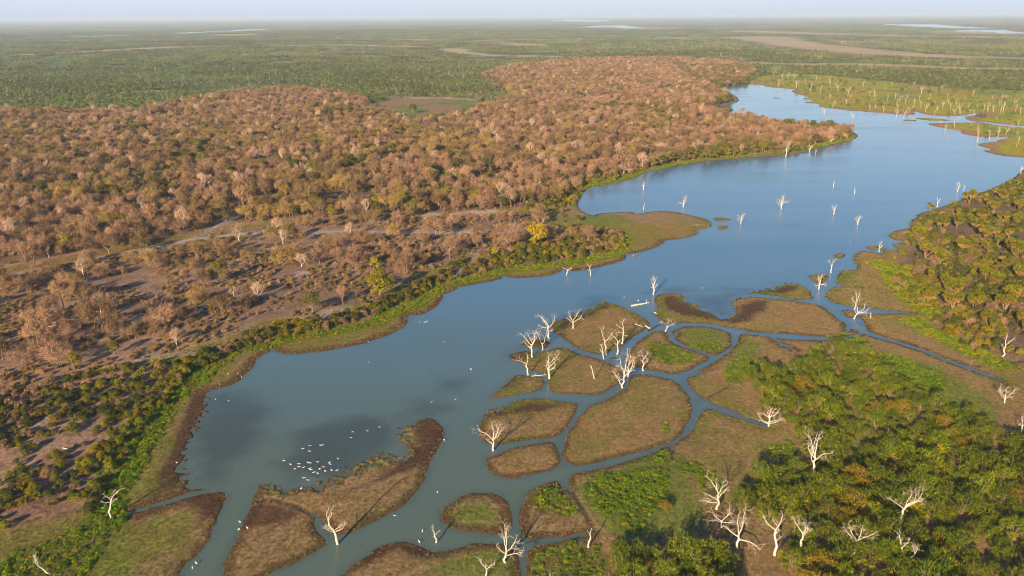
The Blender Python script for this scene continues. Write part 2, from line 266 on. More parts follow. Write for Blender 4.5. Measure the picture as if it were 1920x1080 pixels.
FARW = [px_band(*b_) for b_ in FARW]; FARSAND = [px_band(*b_) for b_ in FARSAND]

# ------------------------------------------------------------------ materials
def nt(name):
    m = bpy.data.materials.new(name); m.use_nodes = True
    n = m.node_tree.nodes; l = m.node_tree.links
    return m, n, l, n["Principled BSDF"]
def mixc(n, l, fac, a, b, mode='MIX'):
    x = n.new("ShaderNodeMix"); x.data_type = 'RGBA'; x.blend_type = mode
    for s, v in ((x.inputs[0], fac), (x.inputs[6], a), (x.inputs[7], b)):
        if isinstance(v, bpy.types.NodeSocket): l.new(v, s)
        elif isinstance(v, tuple): s.default_value = (*v[:3], 1)
        else: s.default_value = v
    return x.outputs[2]
def noise(n, l, scale, vec=None, detail=3, rough=.55):
    x = n.new("ShaderNodeTexNoise"); x.inputs["Scale"].default_value = scale
    x.inputs["Detail"].default_value = detail; x.inputs["Roughness"].default_value = rough
    if vec is not None: l.new(vec, x.inputs["Vector"])
    return x.outputs["Fac"]
def mrange(n, l, v, a, b, c=0., d=1.):
    x = n.new("ShaderNodeMapRange"); l.new(v, x.inputs[0])
    for i, k in enumerate((a, b, c, d)): x.inputs[i + 1].default_value = k
    return x.outputs[0]
def math_(n, l, op, a, b):
    x = n.new("ShaderNodeMath"); x.operation = op
    for i, v in enumerate((a, b)):
        if isinstance(v, bpy.types.NodeSocket): l.new(v, x.inputs[i])
        else: x.inputs[i].default_value = v
    return x.outputs[0]

def leaf_mat(name, c1, c2, c3=None, spread=.35, big=60., rough=.65, trans=0.25, local=.5):
    """foliage: each plant its own tint, patches of tint across the ground, mottle inside a crown"""
    m, n, l, b = nt(name)
    oi = n.new("ShaderNodeObjectInfo"); tc = n.new("ShaderNodeTexCoord"); geo = n.new("ShaderNodeNewGeometry")
    f = noise(n, l, 1.0 / big, oi.outputs["Location"], 2)
    f = mrange(n, l, f, .35, .65, 0, .55)
    f2 = math_(n, l, 'MULTIPLY', oi.outputs["Random"], .6)
    f = math_(n, l, 'ADD', f, f2)
    col = mixc(n, l, f, c1, c2)
    if c3:
        k = noise(n, l, local, tc.outputs["Object"], 2)
        col = mixc(n, l, mrange(n, l, k, .5, .7, 0, 1), col, c3)
    isl = geo.outputs["Random Per Island"]
    v = mrange(n, l, isl, 0, 1, 1 - spread, 1 + spread)
    wh = n.new("ShaderNodeMath"); wh.operation = 'FRACT'; l.new(math_(n, l, 'MULTIPLY', oi.outputs["Random"], 17.3), wh.inputs[0])
    v = math_(n, l, 'MULTIPLY', v, mrange(n, l, wh.outputs[0], 0, 1, .72, 1.25))
    hs = n.new("ShaderNodeHueSaturation"); l.new(col, hs.inputs["Color"]); l.new(v, hs.inputs["Value"])
    hs.inputs["Saturation"].default_value = 1.2
    l.new(hs.outputs[0], b.inputs["Base Color"]); b.inputs["Roughness"].default_value = rough
    b.inputs["Specular IOR Level"].default_value = .25
    if trans:
        tr = n.new("ShaderNodeBsdfTranslucent"); l.new(hs.outputs[0], tr.inputs[0])
        ms = n.new("ShaderNodeMixShader"); ms.inputs[0].default_value = trans
        l.new(b.outputs[0], ms.inputs[1]); l.new(tr.outputs[0], ms.inputs[2])
        l.new(ms.outputs[0], n["Material Output"].inputs[0])
    return m
def wood_mat(name, c1, c2, scale=1.5, rough=.8):
    m, n, l, b = nt(name)
    tc = n.new("ShaderNodeTexCoord"); oi = n.new("ShaderNodeObjectInfo")
    k = noise(n, l, scale, tc.outputs["Object"], 4, .6)
    col = mixc(n, l, mrange(n, l, k, .35, .68), c1, c2)
    hs = n.new("ShaderNodeHueSaturation"); l.new(col, hs.inputs["Color"]); l.new(mrange(n, l, oi.outputs["Random"], 0, 1, .8, 1.1), hs.inputs["Value"])
    l.new(hs.outputs[0], b.inputs["Base Color"]); b.inputs["Roughness"].default_value = rough
    b.inputs["Specular IOR Level"].default_value = .2
    return m
M = {}
M['dead'] = wood_mat('bleached_wood', (.40, .345, .28), (.72, .655, .57), 2.2)
M['deadfar'] = wood_mat('weathered_wood', (.30, .24, .165), (.50, .42, .31))
M['bark'] = wood_mat('tree_bark', (.13, .095, .068), (.27, .20, .145))
M['palebark'] = wood_mat('pale_bark', (.50, .42, .34), (.72, .64, .55))
M['darkwood'] = wood_mat('wet_wood', (.05, .04, .03), (.12, .09, .06))
M['twig_pink'] = leaf_mat('twigs_pinkish', (.345, .228, .170), (.275, .180, .125), (.24, .185, .09), .35, 70., .8, .1)
M['twig_brown'] = leaf_mat('twigs_brown', (.185, .125, .088), (.25, .172, .108), (.15, .122, .048), .35, 70., .8, .1)
M['twig_pale'] = leaf_mat('twigs_pale', (.46, .34, .26), (.40, .30, .22), None, .3, 70., .8, .1)
M['twig_straw'] = leaf_mat('twigs_straw', (.33, .23, .125), (.25, .19, .085), (.21, .18, .05), .35, 70., .8, .15)
M['leaf_olive'] = leaf_mat('leaves_olive', (.165, .145, .040), (.110, .110, .032), (.23, .18, .05), .4, 60., .6, .25)
M['leaf_yellow'] = leaf_mat('leaves_yellow', (.31, .265, .035), (.23, .22, .033), (.36, .30, .05), .3, 60., .6, .3)
M['leaf_golden'] = leaf_mat('leaves_golden', (.44, .33, .055), (.36, .29, .05), (.50, .39, .07), .3, 60., .6, .3)
M['leaf_dark'] = leaf_mat('leaves_dark', (.060, .072, .020), (.085, .095, .022), (.11, .115, .025), .45, 40., .55, .2)
M['leaf_shrub'] = leaf_mat('leaves_shrub', (.115, .135, .022), (.19, .185, .026), (.24, .22, .03), .45, 30., .55, .25)
M['leaf_thicket'] = leaf_mat('leaves_thicket', (.076, .122, .014), (.130, .160, .019), (.26, .23, .032), .6, 22., .5, .25, .25)
M['leaf_ochre'] = leaf_mat('leaves_ochre', (.22, .165, .030), (.17, .145, .024), (.30, .205, .04), .45, 22., .6, .25, .3)
M['leaf_palm'] = leaf_mat('fronds_green', (.080, .112, .016), (.155, .155, .022), (.29, .235, .03), .4, 40., .5, .2)
M['frond_straw'] = leaf_mat('fronds_dead', (.31, .205, .085), (.23, .155, .065), (.17, .115, .05), .35, 40., .8, .15)
M['herb'] = leaf_mat('herb_leaves', (.10, .20, .014), (.17, .255, .018), (.25, .28, .022), .55, 9., .5, .3, .6)
M['herb_yellow'] = leaf_mat('herb_yellow', (.30, .27, .02), (.24, .245, .02), (.40, .33, .03), .35, 18., .5, .3, .6)
M['leaf_far'] = leaf_mat('leaves_plain', (.080, .135, .030), (.145, .160, .050), (.20, .165, .085), .35, 260., .7, .2)
M['grass_tuft'] = leaf_mat('tussock_blades', (.215, .145, .075), (.165, .140, .056), (.26, .175, .095), .35, 12., .7, .2, .6)
M['grass_green'] = leaf_mat('turf_blades', (.12, .16, .034), (.155, .17, .042), (.19, .175, .05), .3, 12., .6, .25, .6)
m, n, l, b = nt('white_plumage'); b.inputs["Base Color"].default_value = (.85, .84, .80, 1); b.inputs["Roughness"].default_value = .7
k = noise(n, l, 6.0); l.new(mixc(n, l, mrange(n, l, k, .4, .7), (.88, .87, .84), (.74, .72, .68)), b.inputs["Base Color"]); M['bird'] = m
m, n, l, b = nt('dark_plumage'); k = noise(n, l, 6.0); l.new(mixc(n, l, mrange(n, l, k, .4, .7), (.02, .03, .035), (.05, .055, .06)), b.inputs["Base Color"]); M['darkbird'] = m

# ------------------------------------------------------------------ tagging
def tag(o, label=None, cat=None, group=None, kind=None):
    if label: o["label"] = label
    if cat: o["category"] = cat
    if group: o["group"] = group
    if kind: o["kind"] = kind
    return o
def mesh_from(name, V, Fq=None, Ft=None, mat=None, smooth_=False):
    """numpy arrays of vertices, quads and triangles -> mesh"""
    V = np.asarray(V, np.float32)
    me = bpy.data.meshes.new(name); me.vertices.add(len(V)); me.vertices.foreach_set("co", V.ravel())
    loops = []; tot = []
    if Fq is not None and len(Fq): loops.append(np.asarray(Fq, np.int32).ravel()); tot.append(np.full(len(Fq), 4, np.int32))
    if Ft is not None and len(Ft): loops.append(np.asarray(Ft, np.int32).ravel()); tot.append(np.full(len(Ft), 3, np.int32))
    L = np.concatenate(loops); T = np.concatenate(tot)
    me.loops.add(len(L)); me.loops.foreach_set("vertex_index", L)
    me.polygons.add(len(T)); me.polygons.foreach_set("loop_start", np.concatenate([[0], np.cumsum(T)[:-1]]).astype(np.int32))
    me.polygons.foreach_set("loop_total", T)
    if smooth_: me.polygons.foreach_set("use_smooth", np.ones(len(T), bool))
    me.update(calc_edges=True)
    if mat: me.materials.append(mat)
    return me
def link(name, me, parent=None):
    o = bpy.data.objects.new(name, me); COL.objects.link(o)
    if parent is not None: o.parent = parent
    return o
def fattr(me, name, v):
    a = me.attributes.new(name, 'FLOAT', 'POINT'); a.data.foreach_set("value", np.asarray(v, np.float32))

# ------------------------------------------------------------------ terrain: one sheet to the horizon
ypx = np.concatenate([np.arange(1190, 420, -1.9), np.arange(420, 60, -1.35), np.arange(60, 37.5, -.9)])
dep = PITCH + np.arctan((ypx - 540) / FOC)
rad = np.concatenate([[8, 40, 80, 110], CAM_H / np.tan(dep), [20000, 28000, 45000]])
rad = np.unique(np.round(rad, 3))
ang = np.radians(np.concatenate([np.arange(-180, -50, 6), np.arange(-50, -41, .6), np.arange(-41, 41, .078), np.arange(41, 50, .6), np.arange(50, 180, 6)]))
nr, na = len(rad), len(ang)
GX = (rad[:, None] * np.sin(ang)[None]).ravel(); GY = (rad[:, None] * np.cos(ang)[None]).ravel()
GP = np.stack([GX, GY], 1)
WD = water_depth(GP)
WD += (fbm(GP, 3.2, 3, 3) - .5) * np.clip(1.5 + np.hypot(GX, GY) / 900, 1.5, 2.2)         # ragged edge
fr = np.zeros(len(GP))
for p in FRAY: fr = np.maximum(fr, smooth(sdf(GP, ground(p), 20), -1.5, 2))
WD += fr * (fbm(GP, 1.7, 303, 3) - .46) * 15
for l_, hw in FARW: WD = np.maximum(WD, line_sdf(GP, l_, hw, 200))
LD = -WD
FL = sdf(GP, chaikin(ground(FOREST)), 60); OW = sdf(GP, chaikin(ground(OPENW)), 60); BK = sdf(GP, chaikin(ground(BANKS)), 60)
RS = sdf(GP, chaikin(ground(RSHRUB)), 60); MA = sdf(GP, chaikin(ground(MARSH)), 60); TH = np.maximum(sdf(GP, ground(THICK), 40), sdf(GP, ground(THICK2), 40))
dist = np.hypot(GX, GY)
up = np.maximum(smooth(np.maximum(FL, OW), -6, 6), smooth(BK, -3, 6))
up = np.maximum(up, smooth(RS, 2, 14))
n1 = fbm(GP, 40, 1); n2 = fbm(GP, 9, 2); n3 = fbm(GP, 3, 4, 3)
def lerp(a, b, t): return a * (1 - t[:, None]) + np.asarray(b)[None, :] * t[:, None]
C = np.tile(np.array([.215, .158, .092]), (len(GP), 1))                               # brown flats
C = lerp(C, (.165, .150, .062), smooth(n1 + (n2 - .5) * .5, .42, .62))               # olive cast
C = lerp(C, (.240, .163, .098), smooth(fbm(GP, 22, 8), .52, .68) * .8)
wet = np.zeros(len(GP))
for p in WET: wet = np.maximum(wet, smooth(sdf(GP, chaikin(ground(p)), 20) + (n2 - .5) * 7, -2.2, 2.2))
C = lerp(C, (.058, .034, .021), wet * .9)
gr = np.zeros(len(GP))
for p in GREENG: gr = np.maximum(gr, smooth(sdf(GP, chaikin(ground(p)), 20) + (n2 - .5) * 6, -1, 4))
C = lerp(C, (.110, .145, .036), gr * .8)
# the marsh and its turf by the water
ma = smooth(MA, -8, 8)
gm = lerp(np.tile(np.array([.265, .255, .038]), (len(GP), 1)), (.29, .225, .06), smooth(fbm(GP, 60, 5), .48, .62))
gm = lerp(gm, (.155, .20, .04), smooth(fbm(GP, 35, 6), .5, .66))
gm = lerp(gm, (.27, .165, .095), smooth(10 + (n1 - .5) * 60 - LD, -3, 4))
C = C * (1 - ma[:, None]) + gm * ma[:, None]
# dark weedy rim along every shore
C = lerp(C, (.050, .031, .019), (1 - smooth(LD + (n3 - .5) * 1.6 + (n1 - .5) * 5, .3, 2.4)) * (1 - ma * .6) * .8)
C = lerp(C, (.105, .125, .030), smooth(2.2 - np.abs(LD - 2.6), 0, 1.4) * smooth(n1 + (n3 - .5) * .3, .46, .58) * (1 - ma) * .7)
# left bank: wide wet brown margin below the turf
lb = (BK > -30) & (BK < 0) & (LD > 0)
C = lerp(C, (.070, .040, .025), np.where(lb, 1 - smooth(LD + (n2 - .5) * 3, 2.2, 5.0), 0) * .85)
C = lerp(C, (.130, .150, .036), np.where(lb, smooth(LD + (n2 - .5) * 3, 4.5, 7.0), 0) * .75)
for l_, hw in HERB_STRIP: C = lerp(C, (.085, .120, .018), smooth(line_sdf(GP, ground(l_), hw + 1, 20) + (n2 - .5) * 3, -1, 1.5) * .8)
for p in HERB: C = lerp(C, (.060, .085, .016), smooth(sdf(GP, chaikin(ground(p)), 20) + (n2 - .5) * 5, -1, 2) * .7)
# upland soil
so = lerp(np.tile(np.array([.250, .172, .124]), (len(GP), 1)), (.185, .125, .090), smooth(n1, .45, .62))
so = lerp(so, (.205, .150, .115), smooth(fbm(GP, 14, 12), .55, .68) * .7)
so = lerp(so, (.095, .066, .045), smooth(n3, .58, .72) * .6)
rs = smooth(RS, 0, 8)
so = lerp(so, (.105, .078, .052), rs * .7)
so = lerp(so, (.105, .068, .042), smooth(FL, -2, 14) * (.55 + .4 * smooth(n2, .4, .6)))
C = C * (1 - up[:, None]) + so * up[:, None]
for l_, hw in SAND: C = lerp(C, (.33, .285, .27), smooth(line_sdf(GP, ground(l_), hw, 30) + (n2 - .5) * 9 + (n1 - .5) * 9, -1, 6) * .75)
for l_, hw in SANDT: C = lerp(C, (.29, .25, .22), smooth(line_sdf(GP, ground(l_), hw + 3.5, 30) + (n2 - .5) * 4, -2, 2) * .5); 
for l_, hw in SANDT: C = lerp(C, (.36, .31, .28), smooth(line_sdf(GP, ground(l_), hw, 30) + (n2 - .5) * .8, -.5, .5) * .75)
# the grassy verge above the track
ve = sdf(GP, ground([(-300,545),(0,506),(100,488),(230,466),(380,440),(330,452),(200,480),(0,520),(-300,572)]), 20)
C = lerp(C, (.215, .145, .062), smooth(ve + (n2 - .5) * 4, -1, 2) * .7)
# far plain
fp = (1 - np.clip(up + ma, 0, 1)) * smooth(dist, 640, 800)
fp = np.where(np.abs(LD) < 59, fp * (LD > 20), fp)
fa = lerp(np.tile(np.array([.095, .145, .034]), (len(GP), 1)), (.20, .175, .095), smooth(fbm(GP, 600, 21, 5) + np.clip(GX / (GY + 1), -.6, .6) * .12, .45, .60))
fa = lerp(fa, (.070, .088, .036), smooth(fbm(np.stack([GX, GY * 2.2], 1), 420, 23, 5), .50, .64))
fa = lerp(fa, (.20, .150, .10), smooth(fbm(np.stack([GX * .35, GY * 1.5], 1), 500, 29, 5), .60, .70) * .8)
fa *= (.75 + .5 * fbm(GP, 30, 31, 3))[:, None]
C = C * (1 - fp[:, None]) + fa * fp[:, None]
po = smooth(sdf(GP, chaikin(ground(POND)), 60) + (n1 - .5) * 14, -3, 6)
pc = lerp(np.tile(np.array([.215, .150, .085]), (len(GP), 1)), (.115, .150, .034), smooth(fbm(GP, 45, 41) + (GX + 60) / 420, .42, .58))
C = C * (1 - po[:, None]) + pc * po[:, None]
for l_, hw in FARSAND: h_ = hw.mean(); C = lerp(C, (.46, .345, .215), smooth(line_sdf(GP, l_, hw, 400) + (fbm(np.stack([GX, GY * .6], 1), h_ * 1.6, 33) - .5) * h_ * 2.2, -h_ * .4, h_ * .4) * .7)
dt = np.zeros(len(GP))
for l_, hw in DITCH: dt = np.maximum(dt, smooth(line_sdf(GP, ground(l_), hw, 10) + (n3 - .5) * .5, -.5, .35))
C = lerp(C, (.048, .038, .026), dt * .8)
# heights: a lip at the waterline, then nearly flat
Z = np.where(LD > 0, .10 * smooth(LD, 0, .5) + .18 * smooth(LD, .3, 5) + .9 * up * smooth(LD, 3, 40) + (n3 - .5) * .12 * smooth(LD, .5, 2), -.5 * smooth(-LD, 0, 2.5))
Z += (n1 - .5) * 1.2 * up * smooth(LD, 10, 40)
Z += -dt * .18
i = np.arange(nr - 1)[:, None] * na + np.arange(na - 1)[None]
Q4 = np.stack([i, i + 1, i + 1 + na, i + na], -1).reshape(-1, 4)
ii = np.arange(nr - 1) * na
Q4 = np.vstack([Q4, np.stack([ii + na - 1, ii, ii + na, ii + 2 * na - 1], -1)])[:, ::-1]
V = np.stack([GX, GY, Z], 1)
V = np.vstack([V, [[0, 0, 0]]]); k = np.arange(na)
T3 = np.stack([np.full(na, len(V) - 1), (k + 1) % na, k], 1)
me = mesh_from('ground', V, Q4, T3)
ca = me.attributes.new('soil', 'FLOAT_COLOR', 'POINT')
ca.data.foreach_set("color", np.hstack([np.vstack([C, C[:1]]), np.ones((len(V), 1))]).astype(np.float32).ravel())
fattr(me, 'tuft', np.append((1 - up) * smooth(LD, .2, 1.5) * (1 - wet * .5) * (1 - fp), 0))
m, n, l, b = nt('soil_and_turf')
at_ = n.new("ShaderNodeAttribute"); at_.attribute_name = 'soil'
tf = n.new("ShaderNodeAttribute"); tf.attribute_name = 'tuft'
tc = n.new("ShaderNodeTexCoord")
k1 = noise(n, l, .9, tc.outputs["Object"], 3, .6); k2 = noise(n, l, 3.0, tc.outputs["Object"], 2, .6); k3 = noise(n, l, .12, tc.outputs["Object"], 4, .6)
v = mrange(n, l, k1, .3, .7, .62, 1.38); v = math_(n, l, 'MULTIPLY', v, mrange(n, l, k2, .3, .7, .82, 1.18)); v = math_(n, l, 'MULTIPLY', v, mrange(n, l, k3, .3, .7, .85, 1.15))
hs = n.new("ShaderNodeHueSaturation"); l.new(at_.outputs["Color"], hs.inputs["Color"]); l.new(v, hs.inputs["Value"])
hs.inputs["Saturation"].default_value = 1.15; l.new(hs.outputs[0], b.inputs["Base Color"]); b.inputs["Roughness"].default_value = .9; b.inputs["Specular IOR Level"].default_value = .15
bp = n.new("ShaderNodeBump"); bp.inputs["Strength"].default_value = .6; bp.inputs["Distance"].default_value = .35
l.new(math_(n, l, 'ADD', k1, math_(n, l, 'MULTIPLY', k2, .3)), bp.inputs["Height"]); l.new(bp.outputs[0], b.inputs["Normal"])
me.materials.append(m)
terrain = tag(link('ground', me), kind='structure')

# ------------------------------------------------------------------ water: one level sheet
wx = np.arange(-520, 761, 2.6); wy = np.concatenate([np.arange(-60, 420, 1.6), np.arange(420, 1500, 6)])
WX, WY = [a.ravel() for a in np.meshgrid(wx, wy)]
WP = np.stack([WX, WY], 1)
wd = np.zeros(len(WP))
for p in WEED:
    wd = np.maximum(wd, smooth(sdf(WP, chaikin(ground(p)), 20) + (fbm(WP, 11, 51) - .5) * 20, -7, 9))
isl_d = water_depth(WP)
edge = 1 - smooth(isl_d + (fbm(WP, 6, 52) - .5) * 3, .3, 2.6)
silt = smooth(-WY + 330 + (fbm(WP, 120, 53) - .5) * 120, -60, 140)
nx, ny = len(wx), len(wy)
i = np.arange(ny - 1)[:, None] * nx + np.arange(nx - 1)[None]
Q4 = np.stack([i, i + 1, i + 1 + nx, i + nx], -1).reshape(-1, 4)
V = np.stack([WX, WY, np.zeros(len(WX))], 1)
o = len(V); B = 44000.0                                            # outer apron, so the far pools are the same sheet
x0, x1, y0, y1 = wx[0], wx[-1], wy[0], wy[-1]
V = np.vstack([V, [[-B, -B, 0], [B, -B, 0], [B, B, 0], [-B, B, 0], [x0, -B, 0], [x1, -B, 0], [x0, B, 0], [x1, B, 0]]])
c00, c10, c01, c11 = 0, nx - 1, (ny - 1) * nx, ny * nx - 1
Fe = [[o, o + 4, o + 6, o + 3], [o + 5, o + 1, o + 2, o + 7], [o + 4, o + 5, c10, c00], [c01, c11, o + 7, o + 6]]
wme = mesh_from('lake_water', V, np.vstack([Q4, Fe]))
pad = np.zeros(8)
fattr(wme, 'weed', np.append(np.maximum(wd, edge * .45), pad)); fattr(wme, 'silt', np.append(silt, pad))
m, n, l, b = nt('lake_water')
a1 = n.new("ShaderNodeAttribute"); a1.attribute_name = 'weed'; a2 = n.new("ShaderNodeAttribute"); a2.attribute_name = 'silt'
tc = n.new("ShaderNodeTexCoord")
kn = noise(n, l, 1.6, tc.outputs["Object"], 3, .6)
col = mixc(n, l, a2.outputs["Fac"], (.070, .160, .250), (.082, .124, .108))
wk = math_(n, l, 'ADD', a1.outputs["Fac"], mrange(n, l, kn, .3, .7, -.25, .25))
col = mixc(n, l, mrange(n, l, wk, .1, 1.25, 0, .72), col, (.024, .032, .036))
l.new(col, b.inputs["Base Color"]); b.inputs["Roughness"].default_value = .10; b.inputs["IOR"].default_value = 1.333
mp = n.new("ShaderNodeMapping"); l.new(tc.outputs["Object"], mp.inputs[0]); mp.inputs["Scale"].default_value = (1, 1.7, 1); mp.inputs["Rotation"].default_value = (0, 0, .5)
w1 = noise(n, l, 1.1, mp.outputs[0], 3, .6); mq = n.new("ShaderNodeMapping"); l.new(tc.outputs["Object"], mq.inputs[0]); mq.inputs["Scale"].default_value = (.006, .03, 1); mq.inputs["Rotation"].default_value = (0, 0, -.35)
w2 = noise(n, l, 1., mq.outputs[0], 4, .6)
bp = n.new("ShaderNodeBump"); l.new(mrange(n, l, w2, .35, .65, .03, .30), bp.inputs["Strength"]); bp.inputs["Distance"].default_value = .3
l.new(w1, bp.inputs["Height"]); l.new(bp.outputs[0], b.inputs["Normal"])
wme.materials.append(m)
lake = tag(link('lake_water', wme), kind='structure')

# ------------------------------------------------------------------ haze: one closed box of even pale air
hb = bpy.data.meshes.new('haze'); B, zt, zb = 46000.0, CAM_H + 6, -2.0
hb.from_pydata([(x, y, z) for z in (zb, zt) for x, y in ((-B, -B), (B, -B), (B, B), (-B, B))], [],
               [(3, 2, 1, 0), (4, 5, 6, 7), (0, 1, 5, 4), (1, 2, 6, 5), (2, 3, 7, 6), (3, 0, 4, 7)])
m = bpy.data.materials.new('hazy_air'); m.use_nodes = True; n = m.node_tree.nodes; l = m.node_tree.links
n.remove(n["Principled BSDF"]); pv = n.new("ShaderNodeVolumePrincipled")
pv.inputs["Color"].default_value = (.62, .79, 1.0, 1); pv.inputs["Density"].default_value = 6.5e-5; pv.inputs["Anisotropy"].default_value = 0.0
l.new(pv.outputs[0], n["Material Output"].inputs["Volume"])
hb.materials.append(m); tag(link('haze', hb), kind='stuff')

# ------------------------------------------------------------------ mesh parts of the plants
def tube(pts, rads, sides=5):
    pts = np.asarray(pts, float); n_ = len(pts)
    V = []; prev = None
    for i in range(n_):
        t = pts[min(i + 1, n_ - 1)] - pts[max(i - 1, 0)]; t = t / (np.linalg.norm(t) + 1e-9)
        if prev is None:
            u = np.cross(t, (0.3, .9, .1)); u /= np.linalg.norm(u) + 1e-9
        else:
            u = prev - t * (prev @ t); u /= np.linalg.norm(u) + 1e-9
        prev = u; w = np.cross(t, u)
        a = np.arange(sides) / sides * 2 * np.pi
        V.append(pts[i] + rads[i] * (np.cos(a)[:, None] * u + np.sin(a)[:, None] * w))
    V = np.vstack(V)
    F = []
    for i in range(n_ - 1):
        for j in range(sides):
            a = i * sides + j; b = i * sides + (j + 1) % sides
            F.append((a, b, b + sides, a + sides))
    return V, np.array(F)
class MB:
    def __init__(s): s.V = []; s.Q = []; s.T = []; s.n = 0
    def add(s, V, Q=None, T=None):
        if Q is not None and len(Q): s.Q.append(np.asarray(Q) + s.n)
        if T is not None and len(T): s.T.append(np.asarray(T) + s.n)
        s.V.append(np.asarray(V, float)); s.n += len(V)
    def tube(s, p, r, sides=5): s.add(*tube(p, r, sides))
    def mesh(s, name, mat, smooth_=False):
        return mesh_from(name, np.vstack(s.V), np.vstack(s.Q) if s.Q else None, np.vstack(s.T) if s.T else None, mat, smooth_)
def unit(v): return v / (np.linalg.norm(v, axis=-1, keepdims=True) + 1e-9)
def blades(mb, base, dirs, length, width, g, bend=0., out=None):
    """n slender triangles from base along dirs"""
    n_ = len(base); side = unit(np.cross(dirs, unit(g.normal(size=(n_, 3)) * (1. if out is None else .35) + (0 if out is None else out))))
    w = np.broadcast_to(width, (n_,))[:, None] * .5; L = np.broadcast_to(length, (n_,))[:, None]
    tip = base + dirs * L; tip[:, 2] -= bend * L[:, 0]
    V = np.stack([base - side * w, base + side * w, tip], 1).reshape(-1, 3)
    mb.add(V, None, np.arange(3 * n_).reshape(-1, 3))
def leaves(mb, c, size, g, asp=.6, upbias=.35, out=None):
    """n small kite-shaped leaves round points c"""
    n_ = len(c); nrm = unit(g.normal(size=(n_, 3)) + np.array([0, 0, upbias * 2])) if out is None else unit(g.normal(size=(n_, 3)) * .55 + out)
    a = unit(np.cross(nrm, unit(g.normal(size=(n_, 3))))); b_ = np.cross(nrm, a)
    s_ = np.broadcast_to(size, (n_,))[:, None]
    V = np.stack([c - a * s_, c + b_ * s_ * asp, c + a * s_, c - b_ * s_ * asp], 1).reshape(-1, 3)
    mb.add(V, np.arange(4 * n_).reshape(-1, 4))
def wander(p, d, L, k, g, wob=.25, lift=0.):
    pts = [np.array(p, float)]; d = np.array(d, float)
    for i in range(k):
        d = unit(d + g.normal(size=3) * wob + np.array([0, 0, lift])); pts.append(pts[-1] + d * L / k)
    return np.array(pts), d
def grow(mb, p, d, L, r, depth, g, wob=.28, sides=4, kids=(2, 4), lift=.05, tips=None, shrink=.62, minr=.035):
    k = 4 if depth > 0 else 3
    pts, dd = wander(p, d, L, k, g, wob, lift)
    rr = np.linspace(r, max(r * .45, minr * .7), k + 1)
    mb.tube(pts, rr, sides if r > .06 else 3)
    if depth <= 0:
        if tips is not None: tips.append(pts[-1])
        return
    nk = g.integers(kids[0], kids[1] + 1)
    for j in range(nk):
        t = .35 + .65 * (j + g.random() * .7) / nk if j < nk - 1 else 1.0
        i = min(int(t * k), k - 1); f = t * k - i
        q = pts[i] * (1 - f) + pts[i + 1] * f
        ax = unit(g.normal(size=3)); nd = unit(dd * (.75 if j < nk - 1 else 1.3) + np.cross(dd, ax) * g.uniform(.5, 1.0))
        grow(mb, q, nd, L * shrink * g.uniform(.75, 1.15), max(r * .58 * (1 - .25 * t), minr), depth - 1, g, wob, sides, kids, lift, tips, shrink, minr)

# --- leafless dry-season tree: trunk, and a crown of limbs and fine twigs
def dry_tree(seed, shape, mat, leafy=0., n_=1900, bark='bark', limb=1.):
    g = np.random.default_rng(seed)
    tw, th, hh, rr = dict(round=(.26, 1.9, 8.6, 5.2), flat=(.28, 2.6, 7.4, 6.0), tall=(.25, 2.8, 10.6, 4.3))[shape]
    lean = g.normal(size=2) * .07
    t = MB(); top = np.array([lean[0] * th, lean[1] * th, th])
    mid = top * .5 + np.append(g.normal(size=2) * .12, 0)
    t.tube([(0, 0, -.3), (0, 0, .15), mid, top], [tw * 1.4, tw * 1.1, tw, tw * .85], 7)
    c = MB(); nl = g.integers(5, 8); basep = []; outd = []
    cen = np.array([top[0], top[1], th])
    for j in range(nl):
        az = 2 * math.pi * (j + g.random() * .6) / nl; el = g.uniform(.35, 1.15)
        tgt = cen + np.array([math.cos(az) * math.cos(el) * rr * .8, math.sin(az) * math.cos(el) * rr * .8, math.sin(el) * (hh - th) * .85])
        m1 = top * .55 + tgt * .45 + g.normal(size=3) * .35 + np.array([0, 0, -.3])
        m2 = top * .2 + tgt * .8 + g.normal(size=3) * .35
        P_ = np.array([top - (0, 0, .3), m1, m2, tgt])
        (t if j < 3 else c).tube(P_, [tw * .55 * limb, tw * .38 * limb, tw * .22 * limb, .05 * limb], 4)
        for q in range(5):
            f = g.uniform(.4, 1); i = min(int(f * 3), 2); ff = f * 3 - i
            s0 = P_[i] * (1 - ff) + P_[i + 1] * ff
            e = cen + unit(s0 - cen + g.normal(size=3) * 1.1) * np.array([rr, rr, hh - th]) * g.uniform(.75, .98); e[2] = max(e[2], th * .7)
            c.tube([s0, (s0 + e) / 2 + g.normal(size=3) * .25, e], [.09 * limb, .06 * limb, .03 * limb], 3)
            basep += [s0 * (1 - k_) + e * k_ for k_ in (.45, .7, .95)]; outd += [unit(e - s0)] * 3
    basep = np.array(basep); outd = np.array(outd)
    k_ = g.integers(0, len(basep), n_)
    b0 = basep[k_] + g.normal(size=(n_, 3)) * .55
    d0 = unit(outd[k_] + g.normal(size=(n_, 3)) * .55 + (0, 0, .25))
    blades(c, b0, d0, g.uniform(.8, 1.7, n_), g.uniform(.07, .14, n_), g, 0., unit(b0 - cen + (0, 0, .5)))
    if leafy:
        m_ = int(520 * leafy); k_ = g.integers(0, len(basep), m_)
        q_ = basep[k_] + g.normal(size=(m_, 3)) * .75; leaves(c, q_, g.uniform(.16, .36, m_), g, .6, .35, unit(q_ - cen))
    return t.mesh('trunk', M[bark]), c.mesh('crown', mat)
